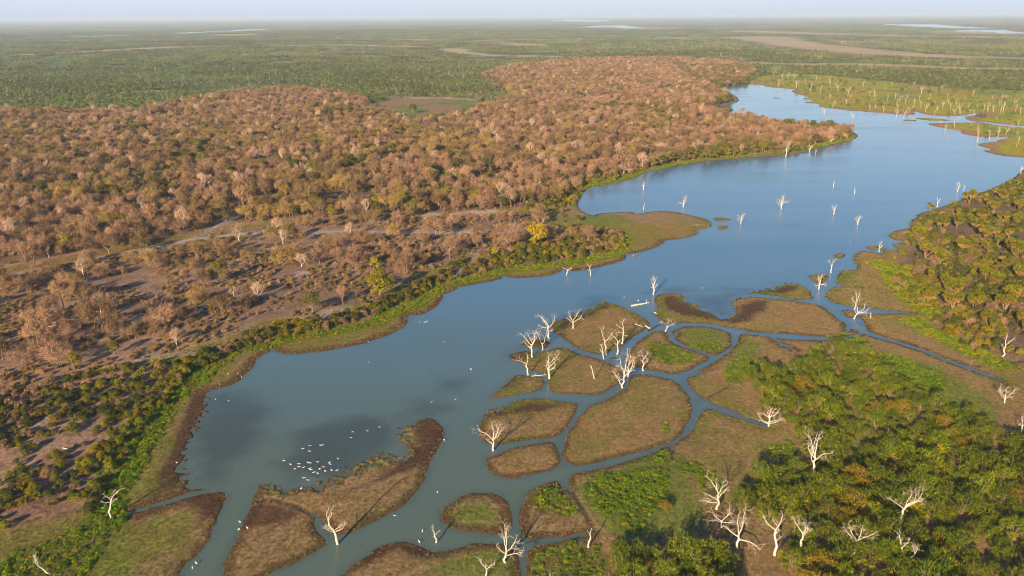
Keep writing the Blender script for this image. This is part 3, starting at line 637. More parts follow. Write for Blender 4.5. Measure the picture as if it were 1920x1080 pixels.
# --- leafy tree: clumped crown
def leafy_tree(seed, mat, hh=8., rr=4., th=2.4):
    g = np.random.default_rng(seed); t = MB(); c = MB()
    top = np.array([g.normal() * .25, g.normal() * .25, th])
    t.tube([(0, 0, -.3), (0, 0, .2), top * .5, top], [.42, .34, .28, .24], 7)
    for j in range(13):
        az = g.random() * 6.283; el = g.uniform(.0, 1.45); q = np.array([math.cos(az) * math.cos(el) * rr * .72, math.sin(az) * math.cos(el) * rr * .72, math.sin(el) * (hh - th) * .75])
        e = top + q; t.tube([top - (0, 0, .2), top + q * .5 + g.normal(size=3) * .3, e], [.16, .10, .05], 4)
        n_ = 130; r_ = g.uniform(.9, 1.5)
        d = unit(g.normal(size=(n_, 3)) + (0, 0, .25)); p = e + d * (r_ * g.uniform(.55, 1.0, n_))[:, None] * np.array([1.15, 1.15, .8])
        leaves(c, p, g.uniform(.14, .32, n_), g, .6, .35, unit(d + unit(e - top) * .8))
        blades(c, p[:40], d[:40], g.uniform(.3, .8, 40), .09, g)
    return t.mesh('trunk', M['bark']), c.mesh('crown', mat)
# --- thicket bush: many feathery sprays on bent stems
def thicket_bush(seed, mat):
    g = np.random.default_rng(seed); t = MB(); c = MB()
    rr, hh = 3.3, 4.6; rim = []
    for j in range(11):
        az = 2 * math.pi * j / 11 + g.normal() * .3; el = g.uniform(.45, 1.4)
        q = np.array([math.cos(az) * math.cos(el) * rr, math.sin(az) * math.cos(el) * rr, math.sin(el) * hh * .8 + .6]) * g.uniform(.75, 1.05)
        t.tube([(0, 0, -.2), q * .45 + (0, 0, .5), q], [.13, .09, .04], 4); rim.append(q)
    for j in range(11):                                               # rounded sub-crowns with gaps between them
        az = j * 2.4 + g.normal() * .3; el = math.asin(min(.12 + .88 * (j + .5) / 11, 1.))
        e = np.array([math.cos(az) * math.cos(el) * rr * .78, math.sin(az) * math.cos(el) * rr * .78, math.sin(el) * hh * .72 + .4]) * g.uniform(.88, 1.1)
        r_ = g.uniform(.95, 1.4); n_ = 95
        d = unit(g.normal(size=(n_, 3)) + (0, 0, .35)); p = e + d * (r_ * g.uniform(.6, 1.0, n_))[:, None]
        leaves(c, p, g.uniform(.12, .26, n_), g, .5, 0, unit(d + unit(e) * .5))
        m_ = 55; d2 = unit(d[:m_] + (0, 0, .45) + g.normal(size=(m_, 3)) * .25)
        blades(c, p[:m_] - d2 * .2, d2, g.uniform(.45, 1.05, m_), g.uniform(.09, .18, m_), g, .05, d[:m_])
    return t.mesh('stems', M['bark']), c.mesh('foliage', mat)
# --- low bank shrub of leaf clumps
def shrub(seed, mat, rr=1.9, hh=2.1, n_c=14):
    g = np.random.default_rng(seed); t = MB(); c = MB()
    for j in range(n_c):
        az = g.random() * 6.283; el = g.uniform(.1, 1.5)
        e = np.array([math.cos(az) * math.cos(el) * rr * .8, math.sin(az) * math.cos(el) * rr * .8, math.sin(el) * hh * .75 + .3])
        if j % 2: t.tube([(0, 0, -.1), e * .5 + (0, 0, .2), e], [.07, .05, .03], 4)
        n_ = 70; d = unit(g.normal(size=(n_, 3)) + (0, 0, .4)); p = e + d * g.uniform(.25, .75, n_)[:, None]
        leaves(c, p, g.uniform(.10, .24, n_), g, .55, 0, unit(d + unit(e) * .7)); blades(c, p[:25], d[:25], g.uniform(.25, .6, 25), .08, g)
    return t.mesh('stems', M['bark']), c.mesh('foliage', mat)
# --- doum-like fan palm: forked trunk, flat green crown, skirt of dead fronds
def fan(mb, o, d, g, R_=1.3, nb=7, droop=.1, w=.26):
    ax = unit(np.cross(d, g.normal(size=3))); bx = unit(np.cross(ax, d))
    a = np.linspace(-1.15, 1.15, nb)
    dirs = np.cos(a)[:, None] * d + np.sin(a)[:, None] * bx
    blades(mb, np.repeat(o[None], nb, 0), unit(dirs), R_ * g.uniform(.8, 1.1, nb), w, g, droop)
def palm(seed, heads=3, hh=7.5, spread=2.3):
    g = np.random.default_rng(seed); t = MB(); c = MB(); s = MB()
    tops = []
    for j in range(heads):
        az = 2 * math.pi * j / heads + g.normal() * .4; rr_ = 0 if heads == 1 else spread * g.uniform(.6, 1.1)
        tp = np.array([math.cos(az) * rr_, math.sin(az) * rr_, hh * g.uniform(.62, 1.08)])
        t.tube([(0, 0, -.3), (0, 0, .4), tp * np.array([.3, .3, .45]), tp], [.30, .24, .20, .17], 6); tops.append(tp)
    for tp in tops:
        R0 = g.uniform(.85, 1.3)
        for j in range(70):                                           # live crown
            az = g.random() * 6.283; el = math.asin(g.uniform(-.12, 1.))
            d = np.array([math.cos(az) * math.cos(el), math.sin(az) * math.cos(el), math.sin(el)])
            fan(c, tp + d * g.uniform(.5, 1.6) * R0 * np.array([1, 1, .8]) + (0, 0, .3), unit(d + g.normal(size=3) * .4 + (0, 0, .2)), g, 1.15 * R0, 7, .12)
        for j in range(34):                                           # skirt: dead fronds hanging under the crown
            az = g.random() * 6.283; f = g.random() ** .8; r_ = .3 + 1.25 * (1 - f) * R0
            o_ = tp + np.array([math.cos(az) * r_ * .8, math.sin(az) * r_ * .8, -.1 - 1.7 * f * R0])
            fan(s, o_, unit(np.array([math.cos(az) * .6, math.sin(az) * .6, -1.0]) + g.normal(size=3) * .25), g, 1.0, 6, .1, .26)
    return t.mesh('trunk', M['bark']), c.mesh('crown', M['leaf_palm']), s.mesh('skirt', M['frond_straw'])
def dwarf_palm(seed, mat):
    g = np.random.default_rng(seed); c = MB(); s = MB()
    for k_ in range(g.integers(3, 6)):
        o0 = np.append(g.normal(size=2) * .9, g.uniform(.5, 1.7))
        for j in range(12):
            az = g.random() * 6.283; el = g.uniform(.0, 1.4); d = np.array([math.cos(az) * math.cos(el), math.sin(az) * math.cos(el), math.sin(el)])
            fan(c, o0 + d * .55, d, g, .85, 6, .12, .2)
        for j in range(9):
            az = g.random() * 6.283
            fan(s, o0 + np.array([math.cos(az) * .35, math.sin(az) * .35, -.1]), unit(np.array([math.cos(az), math.sin(az), -1.1])), g, .8, 5, .1, .2)
    return c.mesh('crown', mat), s.mesh('skirt', M['frond_straw'])
def herb_clump(seed, mat, r_=.7, n_=85):
    g = np.random.default_rng(seed); c = MB()
    az = g.random(n_) * 6.283; q = np.sqrt(g.random(n_)) * r_
    p = np.stack([np.cos(az) * q, np.sin(az) * q, (1 - (q / r_) ** 2) * r_ * .7 * g.uniform(.5, 1.05, n_) + .08], 1)
    leaves(c, p, g.uniform(.09, .19, n_), g, .7, .5)
    return c.mesh('herb', mat)
def tuft(seed, mat, r_=.35, n_=16, h=.42):
    g = np.random.default_rng(seed); c = MB()
    b0 = np.append(g.normal(size=(n_, 2)) * r_ * .45, np.zeros((n_, 1)), 1)
    d = unit(np.append(b0[:, :2] * 1.3 + g.normal(size=(n_, 2)) * .25, np.ones((n_, 1)) * .55, 1))
    blades(c, b0, d, g.uniform(.6, 1.1, n_) * h, .10, g)
    return c.mesh('tuft', mat)
def far_tree(seed, mat, rr=3.6, hh=6.5, n_=90):
    g = np.random.default_rng(seed); c = MB()
    d = unit(g.normal(size=(n_, 3)) + (0, 0, .5)); d[:, 2] = np.abs(d[:, 2])
    p = d * np.array([rr, rr, hh * .62]) * g.uniform(.6, 1., n_)[:, None] + (0, 0, hh * .3)
    leaves(c, p, g.uniform(.5, 1.05, n_), g, .7, 0, d)
    c.tube([(0, 0, -.5), (0, 0, hh * .5)], [.3, .15], 4)
    return c.mesh('far_tree', mat)
def far_clump(seed, mat, dead=None, rad_=26, k=26):
    g = np.random.default_rng(seed); c = MB()
    for j in range(k):
        o_ = np.append(g.uniform(-rad_, rad_, 2), 0); rr, hh = g.uniform(2.2, 4.5), g.uniform(3.5, 7.5); n_ = 26
        d = unit(g.normal(size=(n_, 3))); d[:, 2] = np.abs(d[:, 2])
        leaves(c, o_ + d * np.array([rr, rr, hh * .7]) * g.uniform(.6, 1., n_)[:, None] + (0, 0, hh * .25), g.uniform(.9, 1.7, n_), g, .75, 0, d)
    return c.mesh('far_wood', mat)
def far_dead(seed, mat, h=13.):
    g = np.random.default_rng(seed); c = MB()
    grow(c, (0, 0, -.3), unit(np.array([g.normal() * .12, g.normal() * .12, 1])), h * .45, .38, 2, g, .2, 4, (2, 3), .12, None, .68, .12)
    return c.mesh('bare_trunk', mat)

# ------------------------------------------------------------------ placing
def empty(name, loc, rz=0., sc=1.):
    o = bpy.data.objects.new(name, None); COL.objects.link(o); o.empty_display_size = .5
    o.location = loc; o.rotation_euler = (0, 0, rz)
    o.scale = (sc, sc, sc) if np.isscalar(sc) else sc
    return o
def plant(name, loc, rz, sc, parts, label, cat, group):
    r = tag(empty(name, loc, rz, sc), label, cat, group)
    for nm, me_ in parts: link(nm, me_, r)
    return r
def zat(P):
    """ground height near points (same rule as the terrain sheet)"""
    P = np.atleast_2d(P)
    r_ = np.hypot(P[:, 0], P[:, 1]); a_ = np.arctan2(P[:, 0], P[:, 1])
    i_ = np.clip(np.searchsorted(rad, r_), 0, nr - 1); j_ = np.clip(np.searchsorted(ang, a_), 0, na - 1)
    return Z.reshape(nr, na)[i_, j_]
LDg = LD.reshape(nr, na)
def ldat(P):
    r_ = np.hypot(P[:, 0], P[:, 1]); a_ = np.arctan2(P[:, 0], P[:, 1])
    return LDg[np.clip(np.searchsorted(rad, r_), 0, nr - 1), np.clip(np.searchsorted(ang, a_), 0, na - 1)]
def in_view(P, m=60):
    q = to_px(np.hstack([P[:, :2], np.zeros((len(P), 1))])); return (q[:, 0] > -m) & (q[:, 0] < 1920 + m) & (q[:, 1] < 1080 + m * 2.2)
def scatter(poly, step, g, jit=.42, keep=1., margin=0., maxn=400000):
    """jittered grid inside a ground polygon, in view, away from water"""
    lo, hi = poly.min(0), poly.max(0)
    x, y = np.meshgrid(np.arange(lo[0], hi[0], step), np.arange(lo[1], hi[1], step))
    P = np.stack([x.ravel(), y.ravel()], 1); P = P[in_view(P)]
    P = P + g.uniform(-jit, jit, P.shape) * step
    P = P[g.random(len(P)) < keep]; P = P[inside(P, poly)]
    if margin is not None: P = P[ldat(P) > margin]
    return P
def gn_scatter(name, P, Zv, sc, rz, idx, variants, seed=0, label=None):
    """one object of kind stuff: points carrying copies of the given meshes (tuples of objects)"""
    me_ = bpy.data.meshes.new(name); V = np.column_stack([P, Zv]).astype(np.float32)
    me_.vertices.add(len(V)); me_.vertices.foreach_set("co", V.ravel()); me_.update()
    fattr(me_, 'size', sc); fattr(me_, 'turn', rz)
    a = me_.attributes.new('which', 'INT', 'POINT'); a.data.foreach_set("value", np.asarray(idx, np.int32))
    o = tag(link(name, me_), kind='stuff')
    ng = bpy.data.node_groups.new(name, 'GeometryNodeTree')
    ng.interface.new_socket("Geometry", in_out='INPUT', socket_type='NodeSocketGeometry')
    ng.interface.new_socket("Geometry", in_out='OUTPUT', socket_type='NodeSocketGeometry')
    N, Lk = ng.nodes, ng.links
    gi = N.new("NodeGroupInput"); go = N.new("NodeGroupOutput")
    jn = N.new("GeometryNodeJoinGeometry")
    for objs in reversed(variants):          # a multi-input socket counts from its last link
        g2 = N.new("GeometryNodeGeometryToInstance"); j2 = N.new("GeometryNodeJoinGeometry"); Lk.new(j2.outputs[0], g2.inputs[0])
        for ob in objs:
            oi = N.new("GeometryNodeObjectInfo"); oi.inputs["Object"].default_value = ob; oi.transform_space = 'ORIGINAL'
            Lk.new(oi.outputs["Geometry"], j2.inputs[0])
        Lk.new(g2.outputs[0], jn.inputs[0])
    ip = N.new("GeometryNodeInstanceOnPoints")
    def attr(nm, typ):
        x = N.new("GeometryNodeInputNamedAttribute"); x.data_type = typ; x.inputs["Name"].default_value = nm; return x.outputs["Attribute"]
    Lk.new(gi.outputs[0], ip.inputs["Points"]); Lk.new(jn.outputs[0], ip.inputs["Instance"])
    ip.inputs["Pick Instance"].default_value = True
    Lk.new(attr('which', 'INT'), ip.inputs["Instance Index"])
    cx = N.new("ShaderNodeCombineXYZ"); Lk.new(attr('turn', 'FLOAT'), cx.inputs[2])
    e2r = N.new("FunctionNodeEulerToRotation"); Lk.new(cx.outputs[0], e2r.inputs[0]); Lk.new(e2r.outputs[0], ip.inputs["Rotation"])
    cs = N.new("ShaderNodeCombineXYZ"); sz = attr('size', 'FLOAT')
    for i_ in range(3): Lk.new(sz, cs.inputs[i_])
    Lk.new(cs.outputs[0], ip.inputs["Scale"]); Lk.new(ip.outputs[0], go.inputs[0])
    md = o.modifiers.new("scatter", 'NODES'); md.node_group = ng
    return o
hidden = bpy.data.collections.new("sources")              # source meshes for the far scatter; the collection is not part of the scene
def src(name, *meshes):
    out = []
    for me_ in meshes:
        o = bpy.data.objects.new(name, me_); hidden.objects.link(o); out.append(o)
    return tuple(out)

# ------------------------------------------------------------------ bleached dead trees
def height_from(bx, by, ty, z0=0.):
    p = at(bx, by, z0); lo, hi = 0., 45.
    for _ in range(30):
        m_ = (lo + hi) / 2
        if to_px(p + np.array([0, 0, m_]))[0, 1] > ty: lo = m_
        else: hi = m_
    return p, m_
def dead_tree(name, bx, by, ty, tf, lean, limbs, label, seed, r=None, group='bleached dead trees standing in the lagoon', twig=2, mat='dead', cat='dead tree'):
    """trunk to tf of the height leaning by lean degrees, then limbs (start on trunk, degrees from upright, length / height)"""
    g = np.random.default_rng(seed + 900)
    sunk = 3.6 if seed in (46, 47, 52, 53, 54, 55) else 0.          # foot hidden among the bushes
    p, H_ = height_from(bx, by, ty, sunk); H_ = min(H_, 22.0)
    z0 = sunk if sunk else float(zat(p[:2])[0]) if ldat(p[None, :2])[0] > 0 else 0.
    root = tag(empty(name, (p[0], p[1], z0), math.atan2(-p[0], p[1]) * 1.0), label, cat, group)
    r = r or (.13 + .015 * H_)
    a = math.radians(lean); L = H_ * tf
    pts = [np.array([0, 0, -.8 - sunk]), np.array([0, 0, 0.])]
    for i in range(1, 6):
        f = i / 5; pts.append(np.array([math.sin(a) * L * f + g.normal() * .045 * L * (f > 0), g.normal() * .03 * L, math.cos(a) * L * f]))
    pts = np.array(pts); rr = np.concatenate([[r * 1.35, r * 1.15], np.linspace(r, r * .62, 5)])
    t = MB(); t.tube(pts, rr, 7)
    if not limbs:
        t.tube([pts[-1], pts[-1] + np.array([.15, .1, .5])], [r * .6, r * .1], 5)
    link('trunk', t.mesh('trunk', M[mat], True), root)
    for (s, deg, ln) in limbs:
        f = 1 + s * 5; i = min(int(f), 5); q = pts[i] * (1 - (f - i)) + pts[i + 1] * (f - i)
        d = math.radians(deg); dep_ = g.uniform(-.35, .35)
        dr = unit(np.array([math.sin(d), dep_, math.cos(d)]))
        bm = MB(); L_ = ln * H_ * (.82 if by > 700 and bx > 1300 else .92)
        k = 6; P_, dd = wander(q - dr * r * .3, dr, L_, k, g, .23, .10)
        r0 = r * (.44 if ln > .3 else .33); rr = np.linspace(r0, .04, k + 1)
        bm.tube(P_, rr, 5)
        nk = int(2 + ln * 6)
        for j in range(nk):
            ft = .22 + .78 * (j + g.random()) / nk; i2 = min(int(ft * k), k - 1); ff = ft * k - i2
            qq = P_[i2] * (1 - ff) + P_[i2 + 1] * ff; tan = unit(P_[i2 + 1] - P_[i2])
            nd = unit(tan * .8 + unit(np.cross(tan, g.normal(size=3))) * g.uniform(.55, 1.0) + (0, 0, .1))
            grow(bm, qq, nd, L_ * g.uniform(.22, .42) * (1.1 - .5 * ft), max(r0 * (.38 - .22 * ft), .035), twig, g, .33, 4, (2, 3), .04, None, .62, .022)
        link('branch', bm.mesh('branch', M[mat], True), root)
    return root
Y = [(1, -25, .45), (1, 20, .42), (.7, -50, .3), (.75, 50, .3)]
BROAD = [(.35, -62, .42), (.4, 50, .5), (.7, -30, .45), (.8, 25, .45), (1, -5, .4)]
PLUME = [(.4, -45, .3), (.5, 45, .32), (.6, -25, .4), (.7, 30, .38), (1, 0, .35), (.85, -15, .35)]
UPR = [(.5, -30, .35), (.6, 35, .3), (1, -12, .38), (1, 15, .32)]
DT = [
 (925,845,779,.34,0,[(.55,-75,.34),(.8,-38,.62),(.9,40,.55),(1,12,.3),(1,-20,.5),(.95,62,.5)],'broad white dead tree rising from the water at the end of a sedge island',1),
 (633,1020,938,.62,-10,[(.42,-72,.3),(.45,68,.36),(.5,40,.3),(.55,-50,.28),(1,-28,.3),(1,22,.32),(.9,55,.2)],'white dead tree in water beside the brown mud spit',2),
 (1030,710,643,.42,0,PLUME+[(.95,38,.5)],'many-branched dead tree at the edge of the second island',3),
 (998,670,610,.42,0,[(.9,-40,.55),(1,8,.55),(.8,35,.4),(.6,-65,.3),(1,-15,.45)],'bushy white dead tree left of the island clump',4),
 (1029,634,580,.38,-4,[(.95,-30,.62),(1,25,.6),(.7,60,.3),(1,40,.45),(.9,-62,.4)],'tall forked dead tree behind the small dark islet',5),
 (1017,656,618,.3,0,[(1,-42,.75),(1,40,.7)],'pale Y-shaped dead tree on the small dark islet',6),
 (990,703,659,.45,-6,[(1,-30,.6),(1,18,.5),(.8,-20,.3)],'narrow V-shaped dead tree by the weedy islet tip',7),
 (1074,617,579,.34,4,[(1,-48,.55),(1,38,.7),(.9,70,.6),(.8,-68,.45),(1,5,.5)],'spreading dead tree with a pool at its foot on the first island',8),
 (1137,666,613,.5,-6,[(1,-22,.55),(1,32,.5),(.7,-60,.25)],'tall dead tree with two raised arms on the channel bend',9),
 (1132,673,643,.5,-12,[(1,-25,.5),(.7,-55,.35),(.6,40,.25)],'short dead tree standing close in front of the two-armed one',10),
 (1166,645,595,.55,3,[(1,-45,.35),(1,12,.5),(.75,-60,.35),(.5,60,.22)],'slim dead tree standing on the first island near its right side',11),
 (1157,664,623,.6,2,[(1,-35,.5),(.6,-45,.25),(.8,40,.3)],'slim crooked dead tree in the channel below the first island',12),
 (1167,727,660,.3,8,[(.25,-48,.55),(1,8,.75),(1,24,.7),(.9,-4,.6),(.7,-65,.3)],'big dead tree in the channel with one long limb reaching left',13),
 (1177,706,662,.4,2,[(1,0,.6),(1,28,.55),(.4,70,.4),(.4,-70,.35),(.5,40,.35)],'dead tree with a burst of low side branches in the channel fork',14),
 (1206,695,649,.45,-6,[(1,-18,.5),(1,38,.45),(.7,55,.4),(.6,-50,.25)],'dead tree on the near edge of the greenish island',15),
 (1114,712,685,.9,-14,[],'bare leaning dead pole on the second island',16),
 (1247,621,597,.35,30,[(1,8,.7),(1,52,.8),(.8,-30,.25)],'small leaning dead tree beside the dark fallen log',17),
 (1225,552,507,.5,2,PLUME,'feathery dead tree alone in open water near the floating log',18),
 (1062,516,493,.45,12,[(1,-40,.5),(1,45,.5),(.8,60,.4)],'small leaning dead tree by the left bank turf',19),
 (1107,517,491,.5,-2,[(1,-25,.45),(1,25,.4),(.7,-60,.3)],'thin upright dead tree off the left bank turf',20),
 (1206,356,337,.5,2,UPR,'small dead tree near the upper left shore of the lake',21),
 (1281,388,359,.4,4,BROAD,'wide dead tree in open water above the grassy point',22),
 (1207,393,380,.6,0,[(1,-20,.4),(1,25,.4)],'tiny dead tree just behind the grassy point',23),
 (1389,420,391,.4,0,BROAD,'wide-branched dead tree right of the grassy point and dark islets',24),
 (1465,391,356,.4,2,BROAD+PLUME[:3],'largest dead tree in the open middle of the lake',25),
 (1563,402,375,.4,4,PLUME,'upright dead tree right of the largest one in the open lake',26),
 (1608,421,396,.38,4,BROAD,'crooked dead tree nearest the right bank in open water',27),
 (1563,351,338,.9,0,[],'thin bare post of a dead trunk far out in the lake',28),
 (1602,363,352,.9,0,[],'short bare post of a dead trunk right of the taller post',29),
 (1795,360,334,.42,8,BROAD,'pale dead tree off the palm bank at the right',30),
 (1806,358,346,.5,10,Y,'small dead tree leaning beside the larger one off the palm bank',31),
 (1757,388,366,.45,4,Y,'lone pale dead tree close under the right bank',32),
 (1648,472,447,.42,-2,Y+[(.5,62,.35)],'dead tree standing on the thin islet by the right bank',33),
 (1558,511,480,.42,2,[(1,-28,.55),(1,22,.55),(.6,45,.3)],'thin V-topped dead tree in the narrow inlet mouth',34),
 (1535,542,502,.4,2,PLUME+[(.5,65,.35),(.5,-70,.35)],'full-crowned dead tree beside the dark weedy islet',35),
 (1602,580,544,.4,4,[(.7,-45,.45),(1,-10,.55),(1,28,.6)],'rear dead tree of the pair at the channel junction',36),
 (1601,598,557,.35,22,[(1,0,.7),(1,30,.65),(.8,62,.6),(.9,75,.5),(.7,-30,.3)],'front dead tree of the pair leaning right over the channel junction',37),
 (1632,598,588,.95,0,[],'thin short stake on the flat right of the channel junction',38),
 (209,972,917,.55,6,[(1,-35,.4),(1,30,.45),(.8,55,.3),(.9,-60,.3)],'solitary white dead tree at the head of the left creek',39),
 (95,1078,1030,.5,-30,[(1,-30,.5),(1,5,.5),(.8,-60,.3)],'leaning dead tree among green herbs at lower left',40),
 (818,1017,985,.6,-8,[(1,-5,.45),(.7,55,.35),(.5,-40,.15)],'small bent dead tree in the lower channel',41),
 (947,1056,987,.42,5,[(1,-32,.6),(1,14,.6),(.7,62,.55),(.6,-70,.4),(.4,75,.5),(.9,-50,.45)],'large white dead tree on the bottom mud island',42),
 (912,1084,1045,.35,0,[(1,-32,.65),(1,42,.65),(.8,0,.4)],'forked dead tree cut by the bottom edge of the picture',43),
 (1103,1028,993,.75,6,[(1,-25,.25),(1,28,.3)],'twisted dead trunk with two stubs beside the green herbs',44),
 (1441,799,742,.3,2,BROAD+[(.2,-78,.62),(.3,75,.6),(.9,-40,.5),(1,30,.5)],'wide white dead tree at the end of the thicket channel',45),
 (1526,884,800,.35,0,[(1,-5,.65),(1,15,.6),(.8,-55,.4),(.7,60,.5),(.5,-65,.45),(1,-25,.6)],'tall dead tree emerging from the front of the thicket',46),
 (1690,965,897,.3,14,[(1,0,.7),(1,25,.65),(.8,52,.7),(.6,-62,.5),(.9,60,.55)],'white dead tree alone in the middle of the thicket',47),
 (1343,957,882,.4,4,[(1,8,.6),(1,25,.55),(.6,-55,.5),(.7,50,.5),(.4,-70,.5),(.9,-20,.4)],'rearmost tall dead tree of the group by the clearing',48),
 (1353,991,943,.25,-4,[(1,-48,.8),(1,30,.85),(.9,-65,.65),(.9,50,.6)],'low V-shaped dead tree of the group by the clearing',49),
 (1382,1029,948,.35,0,[(1,-8,.6),(1,18,.65),(.7,-52,.5),(.6,62,.62),(.9,40,.5)],'front dead tree of the group by the clearing',50),
 (1452,1043,960,.55,-4,[(1,-28,.5),(1,8,.5),(.8,28,.5),(.6,45,.2)],'slender dead tree standing on the bare clearing',51),
 (1502,1017,958,.3,8,[(1,-30,.75),(.9,55,.7),(.6,75,.65),(1,10,.5)],'dead tree with one arm up and one low to the right in the thicket',52),
 (1605,1024,973,.2,0,[(1,-55,.7),(1,30,.8),(.8,-80,.75),(.9,15,.7)],'low forked dead tree deep in the lower thicket',53),
 (1692,1038,998,.25,-12,[(1,-42,.8),(1,8,.7)],'left one of two small dead trees in the lower thicket',54),
 (1707,1047,1010,.25,28,[(1,10,.7),(1,48,.85)],'right leaning one of two small dead trees in the lower thicket',55),
 (1883,757,718,.25,0,[(1,-50,.75),(1,-10,.6),(1,40,.75),(.8,60,.7),(.8,-68,.6)],'candelabra-shaped dead tree on grass beyond the thicket',56),
 (1915,810,780,.3,0,[(1,-35,.7),(1,20,.7),(.8,-60,.5)],'dead tree half cut off by the right edge above the thicket',57),
 (1880,670,627,.5,0,[(1,-10,.5),(1,35,.45),(.7,-55,.25),(.6,55,.25)],'slim dead tree standing in the yellow scrub at right',58),
 (1473,293,255,.4,3,[(.7,-30,.5),(1,8,.5),(.8,42,.55),(.5,55,.35)],'tall pale bare tree on the far peninsula shore',59),
 (1518,284,262,.35,4,BROAD,'broad pale bare tree on the far peninsula shore',60),
 (1529,289,277,.4,6,Y,'small bare tree in the water off the far peninsula',61),
 (1913,326,306,.4,4,Y,'dead tree at the right frame edge above the palm bank',62),
 (873,222,203,.3,6,BROAD,'pale bare tree by the dry pan in the forest',63), (1545,213,200,.4,8,Y,'far dead tree standing in the lake behind the peninsula',64), (1599,222,212,.4,0,Y,'faint dead tree in the far water beyond the peninsula tip',65),
]
for i, (bx, by, ty, tf, ln, lb_, la, sd_) in enumerate(DT):
    dead_tree('dead_tree', bx, by, ty, tf, ln, lb_, la, sd_, group='bleached dead trees in and around the lagoon')

# marsh trees beyond the lake, each its own (crop pixels / 3 + offset)
MT = [(540,490,22),(640,495,20),(720,515,18),(775,525,18),(830,490,17),(875,515,24),(930,540,30),(1015,490,14),(1050,540,14),(1080,570,16),(1130,635,16),(1200,665,22),(1240,668,24),(1250,585,14),(1300,600,18),(1340,530,20),(1390,555,12),
      (1415,650,14),(1462,610,16),(1560,640,26),(1605,612,14),(1475,740,18),(1530,690,12),(1655,800,34),(1725,785,22),(1770,775,20),(1815,760,18),(1693,625,16),(1712,630,20),(1745,632,18),(1802,625,20),(1885,712,18),(1880,770,12),(515,430,12),(560,450,17),(590,447,16),
      (625,455,18),(690,468,12),(752,455,13),(770,460,12),(822,465,14),(1175,490,12),(1300,490,10),(1458,510,12),(1790,590,18),(1870,628,18),(1900,640,16),(955,665,14),(788,640,14),(1365,630,18),(1378,610,14),(1075,545,16),(1780,600,16),(1260,560,10)]
proto = []
for q in range(7):
    g_ = np.random.default_rng(300 + q); tb = MB(); cb = MB()
    ln_ = g_.normal() * .12; hgt = 10.
    tp = np.array([ln_ * 4.2, g_.normal() * .3, 4.2]); tb.tube([(0, 0, -.5), (0, 0, 0), tp * .5 + (g_.normal() * .15, 0, 0), tp], [.36, .30, .25, .2], 6)
    for j in range(4):
        d_ = unit(np.array([(-.75, -.25, .3, .85)[j] + g_.normal() * .15, g_.normal() * .4, 1.0]))
        grow(cb, tp - (0, 0, .2 + .5 * (j % 2)), d_, 3.4 * g_.uniform(.8, 1.15), .17, 2, g_, .2, 4, (2, 3), .08, None, .62, .06)
    proto.append((tb.mesh('trunk', M['deadfar']), cb.mesh('branches', M['deadfar'])))
MTL = {0:'pale dead tree on the brown shore of the far marsh', 1:'pale dead tree in the middle of the far green marsh', 2:'pale dead tree on the marsh islands at the right edge', 3:'pale dead tree in the bare stand at the back of the far marsh'}
marsh_pts = [(1280 + a / 3, b_ / 3, h_) for a, b_, h_ in MT]
gm_ = np.random.default_rng(77)
mp_ = ground(MARSH); P = scatter(mp_, 24, gm_, .48, .62, 3.)
for p in P[:90]:
    q = to_px(np.append(p, 0))[0]; marsh_pts.append((q[0], q[1], gm_.uniform(7, 15)))
for i, (bx, by, hp) in enumerate(marsh_pts):
    p, H_ = height_from(bx, by, by - hp); H_ = min(max(H_, 5.), 17.)
    zz = max(float(zat(p[:2])[0]), 0.)
    cls = 2 if bx > 1735 and by > 228 else (3 if by < 158 else (0 if ldat(p[None, :2])[0] < 40 else 1))
    s_ = H_ / 10.
    plant('marsh_tree', (p[0], p[1], zz), gm_.uniform(-.6, .6) + (math.pi if i % 2 else 0), (s_ * .95, s_ * .95, s_), [('trunk', proto[i % 7][0]), ('branches', proto[i % 7][1])], MTL[cls], 'dead tree', 'bare trees of the far marsh')

# ------------------------------------------------------------------ the dry wood on the left bank
g = np.random.default_rng(21)
DRY = [(s_, c_, dry_tree(40 + i * 7 + j, s_, M[m_], lf)) for i, (c_, m_, lf) in enumerate((('pinkish', 'twig_pink', 0), ('brown', 'twig_brown', .15), ('straw-coloured', 'twig_straw', .5))) for j, s_ in enumerate(('round', 'flat', 'tall', 'round'))]
DRY += [(s_, 'whitish', dry_tree(70 + j, s_, M['twig_pale'], 0, 620, 'palebark', 1.5)) for j, s_ in enumerate(('round', 'tall', 'tall', 'flat'))]
LEAFY = [('olive-green', leafy_tree(80, M['leaf_olive'])), ('olive-green', leafy_tree(81, M['leaf_olive'], 7, 4.6)), ('yellow-green', leafy_tree(82, M['leaf_yellow'])), ('dark green', leafy_tree(83, M['leaf_dark'], 6.5, 3.8)), ('golden', leafy_tree(84, M['leaf_golden'], 8., 4.8))]
